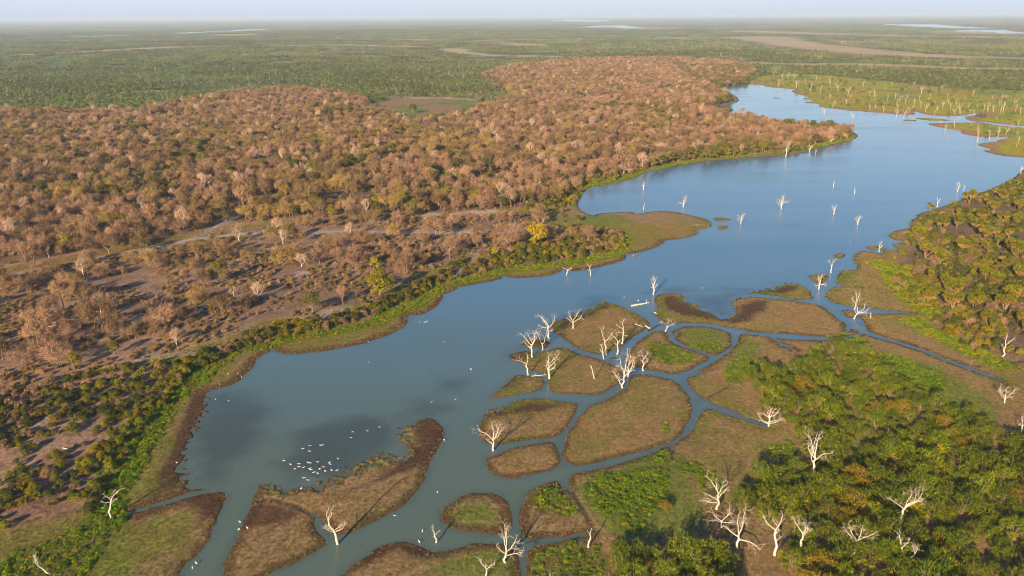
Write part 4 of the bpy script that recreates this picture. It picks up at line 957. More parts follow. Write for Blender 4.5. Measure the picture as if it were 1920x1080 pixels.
# trees the photograph picks out: (base px, top y, list, index, label)
HERO = [
 (713,556,497,'L',2,'large round yellow-green tree overhanging the shore palms'), (1003,464,416,'L',4,'bright golden-yellow tree beside the grassy point'),
 (588,592,545,'L',0,'olive-green tree above the shore palms left of the round yellow one'), (412,534,486,'L',0,'large olive-green tree among leafless trees below the sandy track'),
 (532,503,457,'D',8,'straw-topped tree with a pale trunk below the sandy track'), (374,574,536,'D',8,'yellowish half-bare tree in front of the large olive one'),
 (425,420,394,'L',0,'small olive tree where the track leaves the forest'), (120,584,522,'D',2,'tall bare tree with a bright white forked trunk'),
 (88,617,574,'D',1,'leaning bare tree with a small crown on a long trunk'), (194,625,556,'D',4,'large rusty tree with an open crown left of the bare sand'),
 (311,617,570,'D',1,'wide flat-topped pinkish tree on bare sand'), (110,692,640,'D',0,'big pinkish bare tree behind the yellow bush'), (137,694,662,'L',2,'rounded yellow-green bush tree in front of the big pinkish tree'),
 (206,479,430,'D',4,'broad brown tree alone beside the sandy track'), (600,498,456,'D',0,'pinkish tree first of three above the shore scrub'), (640,505,464,'D',3,'pinkish tree second of three above the shore scrub'),
 (668,514,474,'D',0,'pinkish tree third of three above the shore scrub'), (957,470,430,'D',1,'flat pinkish tree just left of the golden-yellow tree'), (818,447,408,'D',1,'flat pinkish tree beside the pale track in the open wood'),
 (860,470,440,'D',1,'low flat pinkish tree above the bright yellow palms'), (457,400,345,'D',2,'tall pale bare tree at the forest edge'), (415,345,305,'D',2,'whitish spreading bare tree deep in the brown forest'),
 (215,668,640,'L',0,'low spreading green tree above the pale sand'), (455,262,238,'D',0,'pale bare crown standing above the forest canopy'), (967,278,248,'D',2,'whitish bare tree high in the middle forest'),
 (874,350,310,'D',2,'white-trunked bare tree above the forest near the lake'), (265,475,447,'D',9,'straw tree at the verge of the track'), (775,213,192,'L',0,'lone olive tree on the dry pan'), (1060,300,270,'D',0,'pale bare tree in front of the far lake bay'),
]
taken = []
for bx, by, ty, kd, ix, la in HERO:
    p, H_ = height_from(bx, by, ty); zz = float(zat(p[:2])[0]); taken.append(p[:2])
    if kd == 'D': parts = DRY[ix][2]; base = dict(round=9.6, flat=8.4, tall=11.6)[DRY[ix][0]]
    else: parts = LEAFY[ix][1]; base = 8.6
    s_ = min(H_, 19) / base
    plant('dry_tree' if kd == 'D' else 'leafy_tree', (p[0], p[1], zz), g.random() * 6.28, s_, [('trunk', parts[0]), ('crown', parts[1])], la, 'tree', 'trees of the dry wood on the left bank')
taken = np.array(taken)
fo, ow = ground(FOREST), ground(OPENW)
P1 = scatter(fo, 7.4, g, .47, .97, 5.)
trk = [ground(a) for a, _ in SANDT]
def off_track(P, hw): return np.max([line_sdf(P, t_, hw, 30) for t_ in trk], 0) < 0
P1 = P1[(sdf(P1, ground(POND), 40) < -4) & off_track(P1, 6)]
P1 = P1[(fbm(P1, 55, 61) > .30)]
P2 = scatter(ow, 9.4, g, .47, .78, 6.); P2 = P2[off_track(P2, 9)]
P2 = P2[fbm(P2, 30, 62) > .40]
P = np.vstack([P1, P2]); isO = np.arange(len(P)) >= len(P1)
dmin = np.min(np.hypot(P[:, None, 0] - taken[None, :, 0], P[:, None, 1] - taken[None, :, 1]), 1); k = dmin > 7.5; P, isO = P[k], isO[k]
ds = np.hypot(P[:, 0], P[:, 1]); o_ = np.argsort(ds); P, isO, ds = P[o_], isO[o_], ds[o_]
ol = fbm(P, 45, 63, 3) + g.normal(size=len(P)) * .15 + np.where(isO, -.05, .0) + smooth(-ldat(P), -42, -12) * .16
for gpoly in ([(1250,118),(1425,120),(1425,150),(1390,165),(1360,172),(1390,195),(1345,204),(1300,150)], [(1480,230),(1606,248),(1605,258),(1560,275),(1440,296),(1300,306),(1280,297),(1400,274)], [(1060,330),(1115,335),(1095,366),(1000,393),(900,392),(1000,362)]):
    ol = ol + .17 * smooth(sdf(P, ground(gpoly), 30), -8, 8)
leafyk = ol > .76
pk = fbm(P, 70, 64, 3) + g.normal(size=len(P)) * .17 + np.where(isO, .10, 0.) + smooth(P[:, 0], -60, 220) * .10
kind = np.where(g.random(len(P)) < .09, 3, np.where(pk > .62, 0, np.where(pk > .34, 1, 2)))
var = g.integers(0, 4, len(P)); zP = zat(P); scl = g.uniform(.52, 1.38, len(P)) * np.where(isO, .74, 1.) * np.where(ds > 520, .92, 1.); rzs = g.random(len(P)) * 6.283
dn = np.cumsum(~leafyk); lnn = np.cumsum(leafyk)
indiv = np.where(leafyk, lnn <= 130, dn <= 262)
def place_words(p):
    x, y = to_px(np.append(p, 0))[0]
    near_track = np.max([line_sdf(np.array([p]), t_, 16, 30)[0] for t_ in trk]) > 0
    if near_track: return 'beside the sandy track'
    if y > 640: return 'near the lower left scrub'
    if x < 330 and y > 520: return 'in the open wood at far left'
    if x < 330: return 'at the left edge of the dense forest'
    if x < 640: return 'in the open wood left of the shore palms' if y > 450 else 'at the front of the dense forest'
    if x < 860: return 'on the slope above the shore palms'
    return 'above the grassy point'
SH = dict(round='round-crowned', flat='flat-topped', tall='narrow tall')
for i in np.where(indiv)[0]:
    sw = 'small' if scl[i] < .72 else ('large' if scl[i] > .95 else 'mid-sized')
    if leafyk[i]:
        v_ = [0, 1, 0, 3, 2][g.integers(0, 5)]; cw, parts = LEAFY[v_]; la = f'{sw} {cw} leafy tree {place_words(P[i])}'; nm = 'leafy_tree'
        parts = [('trunk', parts[0]), ('crown', parts[1])]
    else:
        s_, cw, parts = DRY[kind[i] * 4 + var[i]]; la = f'{sw} {SH[s_]} leafless {cw} tree {place_words(P[i])}'; nm = 'dry_tree'
        parts = [('trunk', parts[0]), ('crown', parts[1])]
    plant(nm, (P[i, 0], P[i, 1], zP[i]), rzs[i], scl[i], parts, la, 'tree', 'trees of the dry wood on the left bank')
rest = ~indiv; scl = np.where(leafyk & rest, scl * 1.22, scl)
vs = [src('dry_tree_source', *d_[2]) for d_ in DRY] + [src('leafy_tree_source', *d_[1]) for d_ in LEAFY]
nD = len(DRY)
ix = np.where(leafyk, nD + np.array([0, 1, 3, 1])[var], kind * 4 + var)
def split_scatter(name, m, P, zP, scl, rz, ix, vs):
    gn_scatter(name, P[m], zP[m], scl[m], rz[m], ix[m], vs)
split_scatter('distant_dry_wood', rest, P, zP, scl, rzs, ix, vs)
# dry undergrowth and grass tufts between the trees
Pu = np.vstack([scatter(ow, 2.6, g, .48, .6, 4.), scatter(fo[:], 4.2, g, .48, .6, 4.)])
Pu = Pu[off_track(Pu, 5) & (fbm(Pu, 18, 66) > .42) & (sdf(Pu, ground(POND), 20) < -2)]
UND = [src('undergrowth_source', *shrub(120 + q, M[m_], 1.3, 1.0, 8)) for q, m_ in enumerate(('twig_brown', 'twig_pink', 'twig_straw', 'leaf_olive'))]
gn_scatter('dry_undergrowth', Pu, zat(Pu), g.uniform(.35, 1.05, len(Pu)), g.random(len(Pu)) * 6.28, g.choice([0, 0, 0, 1, 2, 2, 3], len(Pu)), UND)

# ------------------------------------------------------------------ the thicket at lower right
g = np.random.default_rng(31)
BUSH = [('olive', thicket_bush(140, M['leaf_thicket'])), ('olive', thicket_bush(141, M['leaf_thicket'])), ('olive', thicket_bush(142, M['leaf_thicket'])), ('ochre-tipped', thicket_bush(143, M['leaf_ochre']))]
t1, t2 = ground(THICK), ground(THICK2)
P = np.vstack([scatter(t1, 4.9, g, .42, .98, None), scatter(t2, 4.8, g, .42, .98, None)])
ex = at(1247, 958)[:2]; P = np.vstack([P, ex[None]])
o_ = np.argsort(np.hypot(P[:, 0], P[:, 1])); P = P[o_]
zP = np.maximum(zat(P), 0); edge_ = np.maximum(sdf(P, t1, 30), sdf(P, t2, 30))
och = fbm(P, 16, 71, 2) + g.normal(size=len(P)) * .10
lone = np.hypot(*(P - ex).T) < .1
for i in range(min(len(P), 300)):
    oc = och[i] > .72 or lone[i]; cw, pr = BUSH[3] if oc else BUSH[g.integers(0, 3)]
    x, y = to_px(np.append(P[i], 0))[0]
    if lone[i]: la = 'single ochre bush alone among bright green herbs left of the thicket'
    elif x < 1420 and y > 1000: la = f'{cw} feathery bush in the small thicket at bottom centre'
    elif edge_[i] < 5 and y < 740: la = f'{cw} feathery bush on the far edge of the thicket'
    elif edge_[i] < 5 and x < 1540: la = f'{cw} feathery bush on the left edge of the thicket'
    elif edge_[i] < 5: la = f'{cw} feathery bush on the right edge of the thicket'
    else: la = f'{cw} feathery bush ' + ('in the back rows of the thicket' if y < 800 else ('in the middle of the thicket' if y < 950 else 'in the front rows of the thicket'))
    s_ = g.uniform(.62, 1.3) * (.8 if edge_[i] < 4 else 1.)
    plant('thicket_bush', (P[i, 0], P[i, 1], zP[i]), g.random() * 6.283, (s_, s_, s_ * g.uniform(.75, 1.3)), [('stems', pr[0]), ('foliage', pr[1])], la, 'bush', 'bushes of the lagoon thicket')

BV = [src('thicket_source', *b_[1]) for b_ in BUSH]; q = P[300:]
if len(q):
    gn_scatter('thicket_far_rows', q, zP[300:], g.uniform(.62, 1.25, len(q)) * np.where(edge_[300:] < 4, .8, 1.), g.random(len(q)) * 6.28, np.where(och[300:] > .72, 3, g.integers(0, 3, len(q))), BV)

# ------------------------------------------------------------------ palms on the right bank and the peninsula
PALM = [palm(160, 4, 7.5, 2.6), palm(161, 3, 8.4, 2.0), palm(162, 6, 7.4, 3.3), palm(163, 2, 6.4, 1.6)]
pal = [(1745,388),(1790,372),(1815,372),(1795,398),(1838,408),(1850,375),(1862,392),(1878,368),(1868,436),(1845,440),(1790,420),(1770,455),(1800,468),(1820,460),(1845,462),(1870,452),(1890,440),(1905,412),(1895,352),(1910,338),(1760,492),(1775,500),(1800,492),(1770,540),(1783,548),(1800,540),(1845,525),(1862,530),(1880,500),(1905,480),(1910,520),(1848,490),(1895,560),(1850,605),(1862,615),(1905,600),(1918,612),(1825,575),(1740,560),(1880,580),(1895,470),(1830,425),(1765,425),(1735,475),(1910,385),(1880,410),(1818,515),(1740,520),(1720,440),(1785,575),
       (1950,340),(1960,400),(1945,455),(1950,520),(1960,590),(1985,380),(1990,470),(1980,550)]
far_pal = [(1590,252),(1578,250),(1566,258),(1552,254),(1545,266),(1530,262),(1512,270),(1495,268),(1480,276),(1450,282),(1430,284),(1412,280),(1390,290),(1360,290),(1345,292),(1300,298),(1572,246),(1535,250),(1560,244),(1470,268)]
g = np.random.default_rng(32)
for i, (bx, by) in enumerate(pal + far_pal):
    p = at(bx + g.uniform(-2, 2), by + (12 if i < len(pal) else 3)); 
    if ldat(p[None, :2])[0] < 4: continue
    pr = PALM[g.integers(0, 4)]; s_ = g.uniform(.62, 1.12) * (1. if i < len(pal) else .85)
    la = ('fan palm with a straw skirt on the far peninsula tip' if i >= len(pal) else
          ('fan palm with a straw skirt nearest the lake on the right bank' if bx < 1800 and by < 470 else
           ('fan palm with a straw skirt at the back of the right bank grove' if by < 445 else ('fan palm with an orange skirt in the middle of the right bank grove' if by < 530 else 'fan palm with an orange skirt at the front of the right bank grove'))))
    plant('fan_palm', (p[0], p[1], max(zat(p[:2])[0], 0)), g.random() * 6.28, s_, [('trunk', pr[0]), ('crown', pr[1]), ('skirt', pr[2])], la, 'palm', 'fan palms')

g = np.random.default_rng(38)
gp = scatter(ground(PALMS), 9.5, g, .45, .8, 5.); gp = gp[np.argsort(np.hypot(gp[:, 0], gp[:, 1]))][:48]
GT = [('olive-green', LEAFY[0][1]), ('olive-green', LEAFY[1][1]), ('yellow-green', LEAFY[2][1]), ('dark green', LEAFY[3][1]), ('dark green', LEAFY[3][1]), ('leafless brown', DRY[5][2]), ('leafless pinkish', DRY[0][2])]
for p in gp:
    cw, pr = GT[g.choice([0, 1, 3, 4, 3, 5, 6])]; y = to_px(np.append(p, 0))[0, 1]
    plant('leafy_tree' if cw[0] != 'l' else 'dry_tree', (p[0], p[1], max(zat(p)[0], 0)), g.random() * 6.28, g.uniform(.45, .85), [('trunk', pr[0]), ('crown', pr[1])], f'{cw} tree among the fan palms ' + ('at the back' if y < 430 else ('in the middle' if y < 530 else 'at the front')) + ' of the right bank grove', 'tree', 'trees of the right bank grove')

bt = scatter(ground([(420,660),(520,620),(620,592),(740,555),(850,496),(940,468),(1060,438),(1000,405),(1060,375),(1090,350),(1110,345),(1100,365),(1075,385),(1100,425),(1150,445),(1165,465),(1090,480),(1000,490),(930,502),(830,528),(740,575),(640,608),(515,636)]), 7.5, g, .47, .62, 6.)
bt = bt[np.min(np.hypot(bt[:, None, 0] - taken[None, :, 0], bt[:, None, 1] - taken[None, :, 1]), 1) > 8]
for p in bt[np.argsort(np.hypot(bt[:, 0], bt[:, 1]))][:80]:
    cw, pr = GT[g.choice([0, 1, 2, 3, 4, 3, 5])]; x = to_px(np.append(p, 0))[0, 0]
    plant('leafy_tree' if cw[0] != 'l' else 'dry_tree', (p[0], p[1], max(zat(p)[0], 0)), g.random() * 6.28, g.uniform(.32, .68), [('trunk', pr[0]), ('crown', pr[1])], f'low {cw} tree on the shore bank ' + ('left of the first bay' if x < 640 else ('above the middle bays' if x < 900 else 'near the grassy point')), 'tree', 'small trees along the left shore')

# ------------------------------------------------------------------ scrub along both banks
SHRUB = [('dark green', shrub(180, M['leaf_dark'])), ('green', shrub(181, M['leaf_shrub'])), ('yellow-green', shrub(182, M['leaf_shrub'], 1.7, 1.8)), ('ochre', shrub(183, M['leaf_ochre'], 1.9, 1.9)), ('brown', shrub(184, M['twig_brown'], 2.1, 2.0, 16)), ('dark green', shrub(185, M['leaf_dark'], 2.3, 2.4, 18)), ('golden', shrub(186, M['leaf_yellow'], 1.3, 1.4, 10)), ('dry pinkish', shrub(187, M['twig_pink'], 2.0, 1.8, 16))]
DW = [dwarf_palm(200, M['leaf_shrub']), dwarf_palm(201, M['leaf_palm']), dwarf_palm(202, M['leaf_shrub'])]
g = np.random.default_rng(33)
bk, rsb = ground(BANKS), ground(RSHRUB)
Pl = scatter(bk, 3.0, g, .46, .95, 4.)
nl_ = fbm(Pl, 26, 81, 3); sandd = np.max([line_sdf(Pl, ground(a), hw, 30) for a, hw in SAND], 0)
Pl = Pl[(nl_ + g.normal(size=len(Pl)) * .06 > np.where(to_px(np.hstack([Pl, np.zeros((len(Pl), 1))]))[:, 0] < 300, .42, .34)) & (sandd < 1.0)]
Pr = scatter(rsb, 3.3, g, .46, .9, 4.)
Pr = Pr[fbm(Pr, 24, 82, 3) + g.normal(size=len(Pr)) * .06 > np.where(inside(Pr, ground(PALMS)), .43, .36)]
shore = scatter(ground([(1080,385),(1095,350),(1140,338),(1190,326),(1240,310),(1330,295),(1450,285),(1530,272),(1600,257),(1590,246),(1500,262),(1400,280),(1280,292),(1180,312),(1090,335),(1030,372),(980,392),(1000,402),(1040,400)]), 4.2, g, .46, .9, 2.5)
P = np.vstack([Pl, Pr, shore]); side = np.concatenate([np.zeros(len(Pl)), np.ones(len(Pr)), np.full(len(shore), 2)])
o_ = np.argsort(np.hypot(P[:, 0], P[:, 1])); P, side = P[o_], side[o_]
w_ = np.exp(-((ldat(P) - 12) / 14) ** 2)
k1 = fbm(P, 22, 83, 3) + g.normal(size=len(P)) * .13
pxq = to_px(np.hstack([P, np.zeros((len(P), 1))]))
kind = np.where(k1 < .36, 4, np.where(k1 < .47, 0, np.where(k1 < .56, 5, np.where(k1 < .64, 1, np.where(k1 < .72, 2, 3)))))
kind = np.where((side == 0) & (ldat(P) > 30) & (g.random(len(P)) < .35), g.choice([4, 7], len(P)), kind)
kind = np.where((ldat(P) < 13) & (side != 1) & (pxq[:, 0] > 560) & (g.random(len(P)) < .45), 6, kind)
kind = np.where((side == 1) & (g.random(len(P)) < .6), np.where(inside(P, ground(PALMS)), g.choice([0, 0, 5, 5, 1, 4], len(P)), g.choice([1, 2, 2, 6, 1, 3, 4, 0], len(P))), kind)
kind = np.where((side == 0) & (pxq[:, 0] < 400) & (ldat(P) < 52) & (g.random(len(P)) < .75), g.choice([0, 5, 0, 5, 1, 1, 3], len(P)), kind)
isdw = (g.random(len(P)) < np.where(side == 0, .20, .22)) & (ldat(P) < 45)
zP = np.maximum(zat(P), 0); scl = g.uniform(.55, 1.25, len(P)) * np.where((side == 0) & (pxq[:, 0] < 330), .86, 1.)
rzs = g.random(len(P)) * 6.283
nsh = np.cumsum(~isdw); ndw = np.cumsum(isdw); ind = np.where(isdw, ndw <= 140, nsh <= 298)
def bank_words(i):
    x, y = pxq[i]
    if side[i] == 1: return 'on the right bank below the palms' if y > 520 else 'on the right bank by the palm grove'
    if side[i] == 2: return 'on the far shore of the lake'
    if x < 130: return 'at the left frame edge by the pale sand' if y < 900 else 'in the lower left corner scrub'
    if y > 800: return 'above the green herbs at lower left'
    if x < 330: return 'between the pale sand and the left shore'
    if x < 620: return 'behind the left shore turf'
    return 'on the palm-fringed bank right of centre' if x > 860 else 'on the palm-fringed bank above the bays'
for i in np.where(ind)[0]:
    if isdw[i]:
        v_ = g.integers(0, 3); pr = DW[v_]
        plant('dwarf_palm', (P[i, 0], P[i, 1], zP[i]), rzs[i], scl[i], [('crown', pr[0]), ('skirt', pr[1])], f'dwarf palm clump with dead straw fronds {bank_words(i)}', 'palm', 'dwarf palms along the banks')
    else:
        cw, pr = SHRUB[kind[i]]; sw = 'small' if scl[i] < .75 else ('large' if scl[i] > 1. else 'medium')
        plant('bank_shrub', (P[i, 0], P[i, 1], zP[i]), rzs[i], scl[i], [('stems', pr[0]), ('foliage', pr[1])], f'{sw} {cw} shrub {bank_words(i)}', 'shrub', 'shrubs along the banks')
m_ = ~ind
vs = [src('bank_shrub_source', *s_[1]) for s_ in SHRUB] + [src('dwarf_palm_source', *d_) for d_ in DW]
ix = np.where(isdw, 8 + g.integers(0, 3, len(P)), kind)
gn_scatter('distant_bank_scrub', P[m_], zP[m_], scl[m_], rzs[m_], ix[m_], vs)

# ------------------------------------------------------------------ bright herbs and sedge tussocks: uncountable
HC = [src('herb_source', herb_clump(210, M['herb'])), src('herb_source', herb_clump(211, M['herb'], 1.1, 130)), src('herb_source', herb_clump(212, M['herb_yellow'], .8, 80))]
g = np.random.default_rng(34); PP = []; YY = []
for j, p in enumerate(HERB):
    q = scatter(chaikin(ground(p)), 1.35, g, .48, .85, .6); e_ = sdf(q, chaikin(ground(p)), 20) + (fbm(q, 8, 91) - .5) * 9
    q = q[(e_ > .2) & (fbm(q, 3.5, 94, 2) > .30)]; PP.append(q); YY.append(np.full(len(q), {10: .55, 11: .7, 9: .3}.get(j, .05)))
for l_, hw in HERB_STRIP:
    gl = ground(l_); lo = gl.min(0) - 12; hi = gl.max(0) + 12
    q = scatter(np.array([lo, (hi[0], lo[1]), hi, (lo[0], hi[1])]), 1.25, g, .48, .85, 1.0)
    q = q[line_sdf(q, gl, hw, 20) + (fbm(q, 9, 92) - .42) * 9 > 0]; PP.append(q); YY.append(np.full(len(q), .12 if l_[0][1] > 900 else .38))
PP = np.vstack(PP); YY = np.concatenate(YY)
ix = np.where(g.random(len(PP)) < YY, 2, g.integers(0, 2, len(PP)))
gn_scatter('green_herbs', PP, np.maximum(zat(PP), 0), g.uniform(.55, 1.15, len(PP)) * (.75 + .5 * fbm(PP, 6, 93)), g.random(len(PP)) * 6.28, ix, HC)
TF = [src('tussock_source', tuft(220, M['grass_tuft'])), src('tussock_source', tuft(221, M['grass_green'])), src('tussock_source', tuft(222, M['grass_tuft'], .45, 20, .5))]
box = np.array([(-140, 120), (140, 120), (330, 470), (-330, 470)], float)
q = scatter(box, 1.0, g, .48, .8, .25)
bad = np.maximum.reduce([sdf(q, fo, 10), sdf(q, ow, 10), sdf(q, bk, 10) - 2, sdf(q, rsb, 10), sdf(q, t1, 10) - 2, sdf(q, t2, 10) - 2])
q = q[bad < 0]
grq = np.full(len(q), -9.)
for p in GREENG: grq = np.maximum(grq, sdf(q, chaikin(ground(p)), 20))
gq = smooth(grq + (fbm(q, 9, 2) - .5) * 9, -3, 3) * .85 + .10 + smooth(ldat(q), 3, 0) * .12
wq = np.zeros(len(q))
for p in WET: wq = np.maximum(wq, smooth(sdf(q, chaikin(ground(p)), 20), -2, 2))
kk = wq < .3 + g.random(len(q)) * .7
q, gq = q[kk], gq[kk]
ix = np.where(g.random(len(q)) < gq, 1, g.choice([0, 2], len(q)))
gn_scatter('sedge_tussocks', q, np.maximum(zat(q), 0), g.uniform(.55, 1.25, len(q)), g.random(len(q)) * 6.28, ix, TF)

# ------------------------------------------------------------------ the plain beyond: far woods that read as one mass
g = np.random.default_rng(35)
def polar(r0, r1, per, g):
    n_ = int(.66 * (r1 * r1 - r0 * r0) / per)
    r_ = np.sqrt(g.uniform(r0 * r0, r1 * r1, n_)); t_ = g.uniform(-.70, .70, n_)
    return np.stack([r_ * np.sin(t_), r_ * np.cos(t_)], 1)
def clear(P, m_):
    ok = np.ones(len(P), bool)
    for l_, hw in FARSAND: ok &= line_sdf(P + P / np.hypot(P[:, 0], P[:, 1])[:, None] * np.minimum(hw.mean() * .8, 90), l_, hw + np.minimum(hw.mean() * .8, 90), 900) < 0
    for l_, hw in FARW: ok &= line_sdf(P + P / np.hypot(P[:, 0], P[:, 1])[:, None] * 100, l_, hw + 110, 900) < 0
    return ok & (sdf(P, fo, 40) < m_) & (sdf(P, ow, 40) < m_) & (ldat(P) > 8) & (sdf(P, ground(POND), 40) < 0)
FT = [src('far_tree_source', far_tree(230, M['leaf_far'])), src('far_tree_source', far_tree(231, M['leaf_far'], 4.6, 7.5, 110)), src('far_tree_source', far_tree(232, M['leaf_dark'], 4.4, 7.5, 110)), src('far_tree_source', far_tree(233, M['leaf_far'], 2.2, 3.0, 40)), src('far_tree_source', far_dead(234, M['deadfar'])), src('far_tree_source', far_dead(235, M['deadfar'], 11.))]
P = polar(600, 2300, 48, g); P = P[clear(P, -4)]
ma_ = sdf(P, ground(MARSH), 60)
dn_ = fbm(P, 160, 95, 4); dk = fbm(np.stack([P[:, 0], P[:, 1] * 1.6], 1), 220, 96, 4)
kq = (g.random(len(P)) < np.clip(.6 + (dn_ - .42) * 3.2, .2, 1.)) & ((ma_ < -5) | (g.random(len(P)) < .10)); P, dk, ma_ = P[kq], dk[kq], ma_[kq]
u = g.random(len(P))
ix = np.where(u < .015, 4, np.where(u < .025, 5, np.where(u < .22 + (dk - .5) * 2.2, 2, np.where(u < .66, 3, np.where(u < .86, 0, 1)))))
ix = np.where((ma_ > 0) & (ix == 2) & (u > .25), 3, ix)
gn_scatter('wooded_plain', P, zat(P), g.uniform(.4, .95, len(P)), g.random(len(P)) * 6.28, ix, FT)
# a belt of evergreen trees behind the marsh and at the head of the lake
gb = ground([(1340,150),(1385,128),(1420,122),(1440,130),(1415,150),(1385,165),(1360,172)]); q1 = scatter(gb, 8, g, .45, .9, 3)
gb2 = ground([(1440,125),(1560,128),(1700,136),(1920,150),(2100,160),(2100,185),(1920,172),(1760,160),(1640,146),(1520,136)]); q2 = scatter(gb2, 11, g, .48, .8, 3)
q1 = np.vstack([q1, q2]); gn_scatter('marsh_edge_trees', q1, zat(q1), g.uniform(.7, 1.2, len(q1)), g.random(len(q1)) * 6.28, g.choice([1, 2, 2, 0], len(q1)), FT)
FC = [src('far_wood_source', far_clump(240 + q_, M[m2])) for q_, m2 in enumerate(('leaf_far', 'leaf_far', 'leaf_dark', 'leaf_far'))]
P = polar(2250, 8200, 2300, g); P = P[clear(P, -20)]
dk = fbm(np.stack([P[:, 0], P[:, 1] * 2], 1), 700, 97, 4)
P_ok = g.random(len(P)) < np.clip(.75 + (dk - .5) * 2, .3, 1); P, dk = P[P_ok], dk[P_ok]
ix = np.where(g.random(len(P)) < .10 + np.clip(dk - .48, 0, 1) * 4, 2, g.choice([0, 1, 3], len(P)))
gn_scatter('distant_woodland', P, zat(P), g.uniform(.8, 1.3, len(P)), g.random(len(P)) * 6.28, ix, FC)
P = polar(620, 4200, 1500, g); P = P[clear(P, -10)]; P = P[(sdf(P, ground(MARSH), 60) < -20) & ((P[:, 0] > .05 * P[:, 1]) | (g.random(len(P)) < .25))]
FD = [src('bare_trunk_source', far_dead(250 + q_, M['deadfar'], 12 + q_)) for q_ in range(4)]
gn_scatter('distant_bare_trees', P, zat(P), g.uniform(.6, 1.1, len(P)), g.random(len(P)) * 6.28, g.integers(0, 4, len(P)), FD)

# ------------------------------------------------------------------ birds
def bird_mesh(kind_, seed):
    """one mesh: body, neck, head with bill, tail, legs or spread wings"""
    g = np.random.default_rng(seed); b_ = MB()
    if kind_ == 'flying':
        b_.tube([(0, -.45, 0), (0, -.25, .02), (0, .05, .03), (0, .3, .05), (0, .42, .10), (0, .52, .10), (0, .72, .07)], [.02, .11, .16, .10, .06, .065, .008], 6)
        up_ = g.uniform(.25, .7)
        for s in (-1, 1):
            x = np.array([0, .35, .7, .98]) * s; z = .05 + np.array([0, .75, 1.0, .95]) * .42 * up_ * 1.6
            top = np.stack([x, np.array([.20, .24, .16, -.02]), z], 1); bot = np.stack([x, np.array([-.22, -.20, -.16, -.12]), z - .015], 1)
            V = np.vstack([top, bot, top + (0, 0, .03), bot + (0, 0, .03)])
            Q = [(i, i + 1, i + 5, i + 4) for i in range(3)] + [(i + 8, i + 12, i + 13, i + 9) for i in range(3)] + [(i, i + 8, i + 9, i + 1) for i in range(3)] + [(i + 4, i + 5, i + 13, i + 12) for i in range(3)]
            b_.add(V, Q)
        b_.tube([(0, -.4, 0), (0, -.75, -.03)], [.03, .02], 4)
    else:
        b_.tube([(0, -.5, .46), (0, -.3, .52), (0, 0, .60), (0, .2, .68), (0, .28, .85), (0, .24, 1.02), (0, .32, 1.08), (0, .55, 1.02)], [.02, .12, .17, .10, .05, .045, .06, .01], 6)
        for s in (-.07, .07): b_.tube([(s, .02, -.05), (s, .0, .25), (s, -.02, .5)], [.022, .02, .03], 4)
    return b_
BF = [bird_mesh('flying', q_).mesh('bird', M['bird'], True) for q_ in range(4)]
BS = [bird_mesh('standing', q_ + 9).mesh('bird', M['bird'], True) for q_ in range(2)]
fl = [(400 + a / 4.153, 820 + c / 4.153) for a, c in [(550,183),(602,212),(667,208),(636,246),(668,231),(703,236),(738,198),(755,201),(752,66),(697,88),(749,109),(835,63),(850,60),(812,193),(905,197),(910,210),(972,168),(855,233),(830,248),(752,243),(760,252),(782,274),(813,282),(872,264),(921,257),(962,259),(706,317),(740,334)]]
g = np.random.default_rng(36)
for bx, by in fl:
    p = at(bx, by, 1.2); o = tag(link('white_bird', BF[g.integers(0, 4)]), 'white bird with raised wings in the flock over the dark shallows', 'bird', 'flock of white birds over the shallows')
    o.location = p; o.rotation_euler = (0, 0, g.uniform(-.9, .9) + (math.pi if g.random() < .3 else 0)); o.scale = (.5,) * 3 if by < 895 else (.6,) * 3
lone_f = [(661,810),(658,821),(689,808),(711,801),(820,923),(740,967),(809,754),(854,749),(691,641),(832,641),(691,679),(1170,557),(404,749),(429,752),(787,604)]
for bx, by in lone_f:
    p = at(bx, by, 1.0); o = tag(link('white_bird', BF[g.integers(0, 4)]), 'single white bird skimming the open water of the lagoon', 'bird', 'white birds scattered over open water')
    o.location = p; o.rotation_euler = (0, 0, g.uniform(-1.2, 1.2)); o.scale = (.4,) * 3
st = [(565,918),(450,981),(464,993),(448,995),(332,870),(368,1058),(361,1067),(412,723),(833,827),(792,998),(786,1018),(1595,455),(1317,541),(1302,423),(1308,424),(1314,423),(1320,424),(1327,426),(453,709),(428,704),(446,703),(1188,480),(883,694)]
for bx, by in st:
    p = at(bx, by); d_ = ldat(p[None, :2])[0]; z_ = max(zat(p[:2])[0], 0)
    la = 'white wading bird on the tip of the grassy point' if 1300 < bx < 1330 and by < 430 else ('white wading bird beside the channel through the brown mud' if 440 < bx < 470 and by > 970 else ('white wading bird on the muddy left shore' if bx < 460 else 'white wading bird standing in shallow water'))
    o = tag(link('wading_bird', BS[g.integers(0, 2)]), la, 'bird', 'white wading birds'); o.location = (p[0], p[1], z_); o.rotation_euler = (0, 0, g.random() * 6.28); o.scale = (.68,) * 3

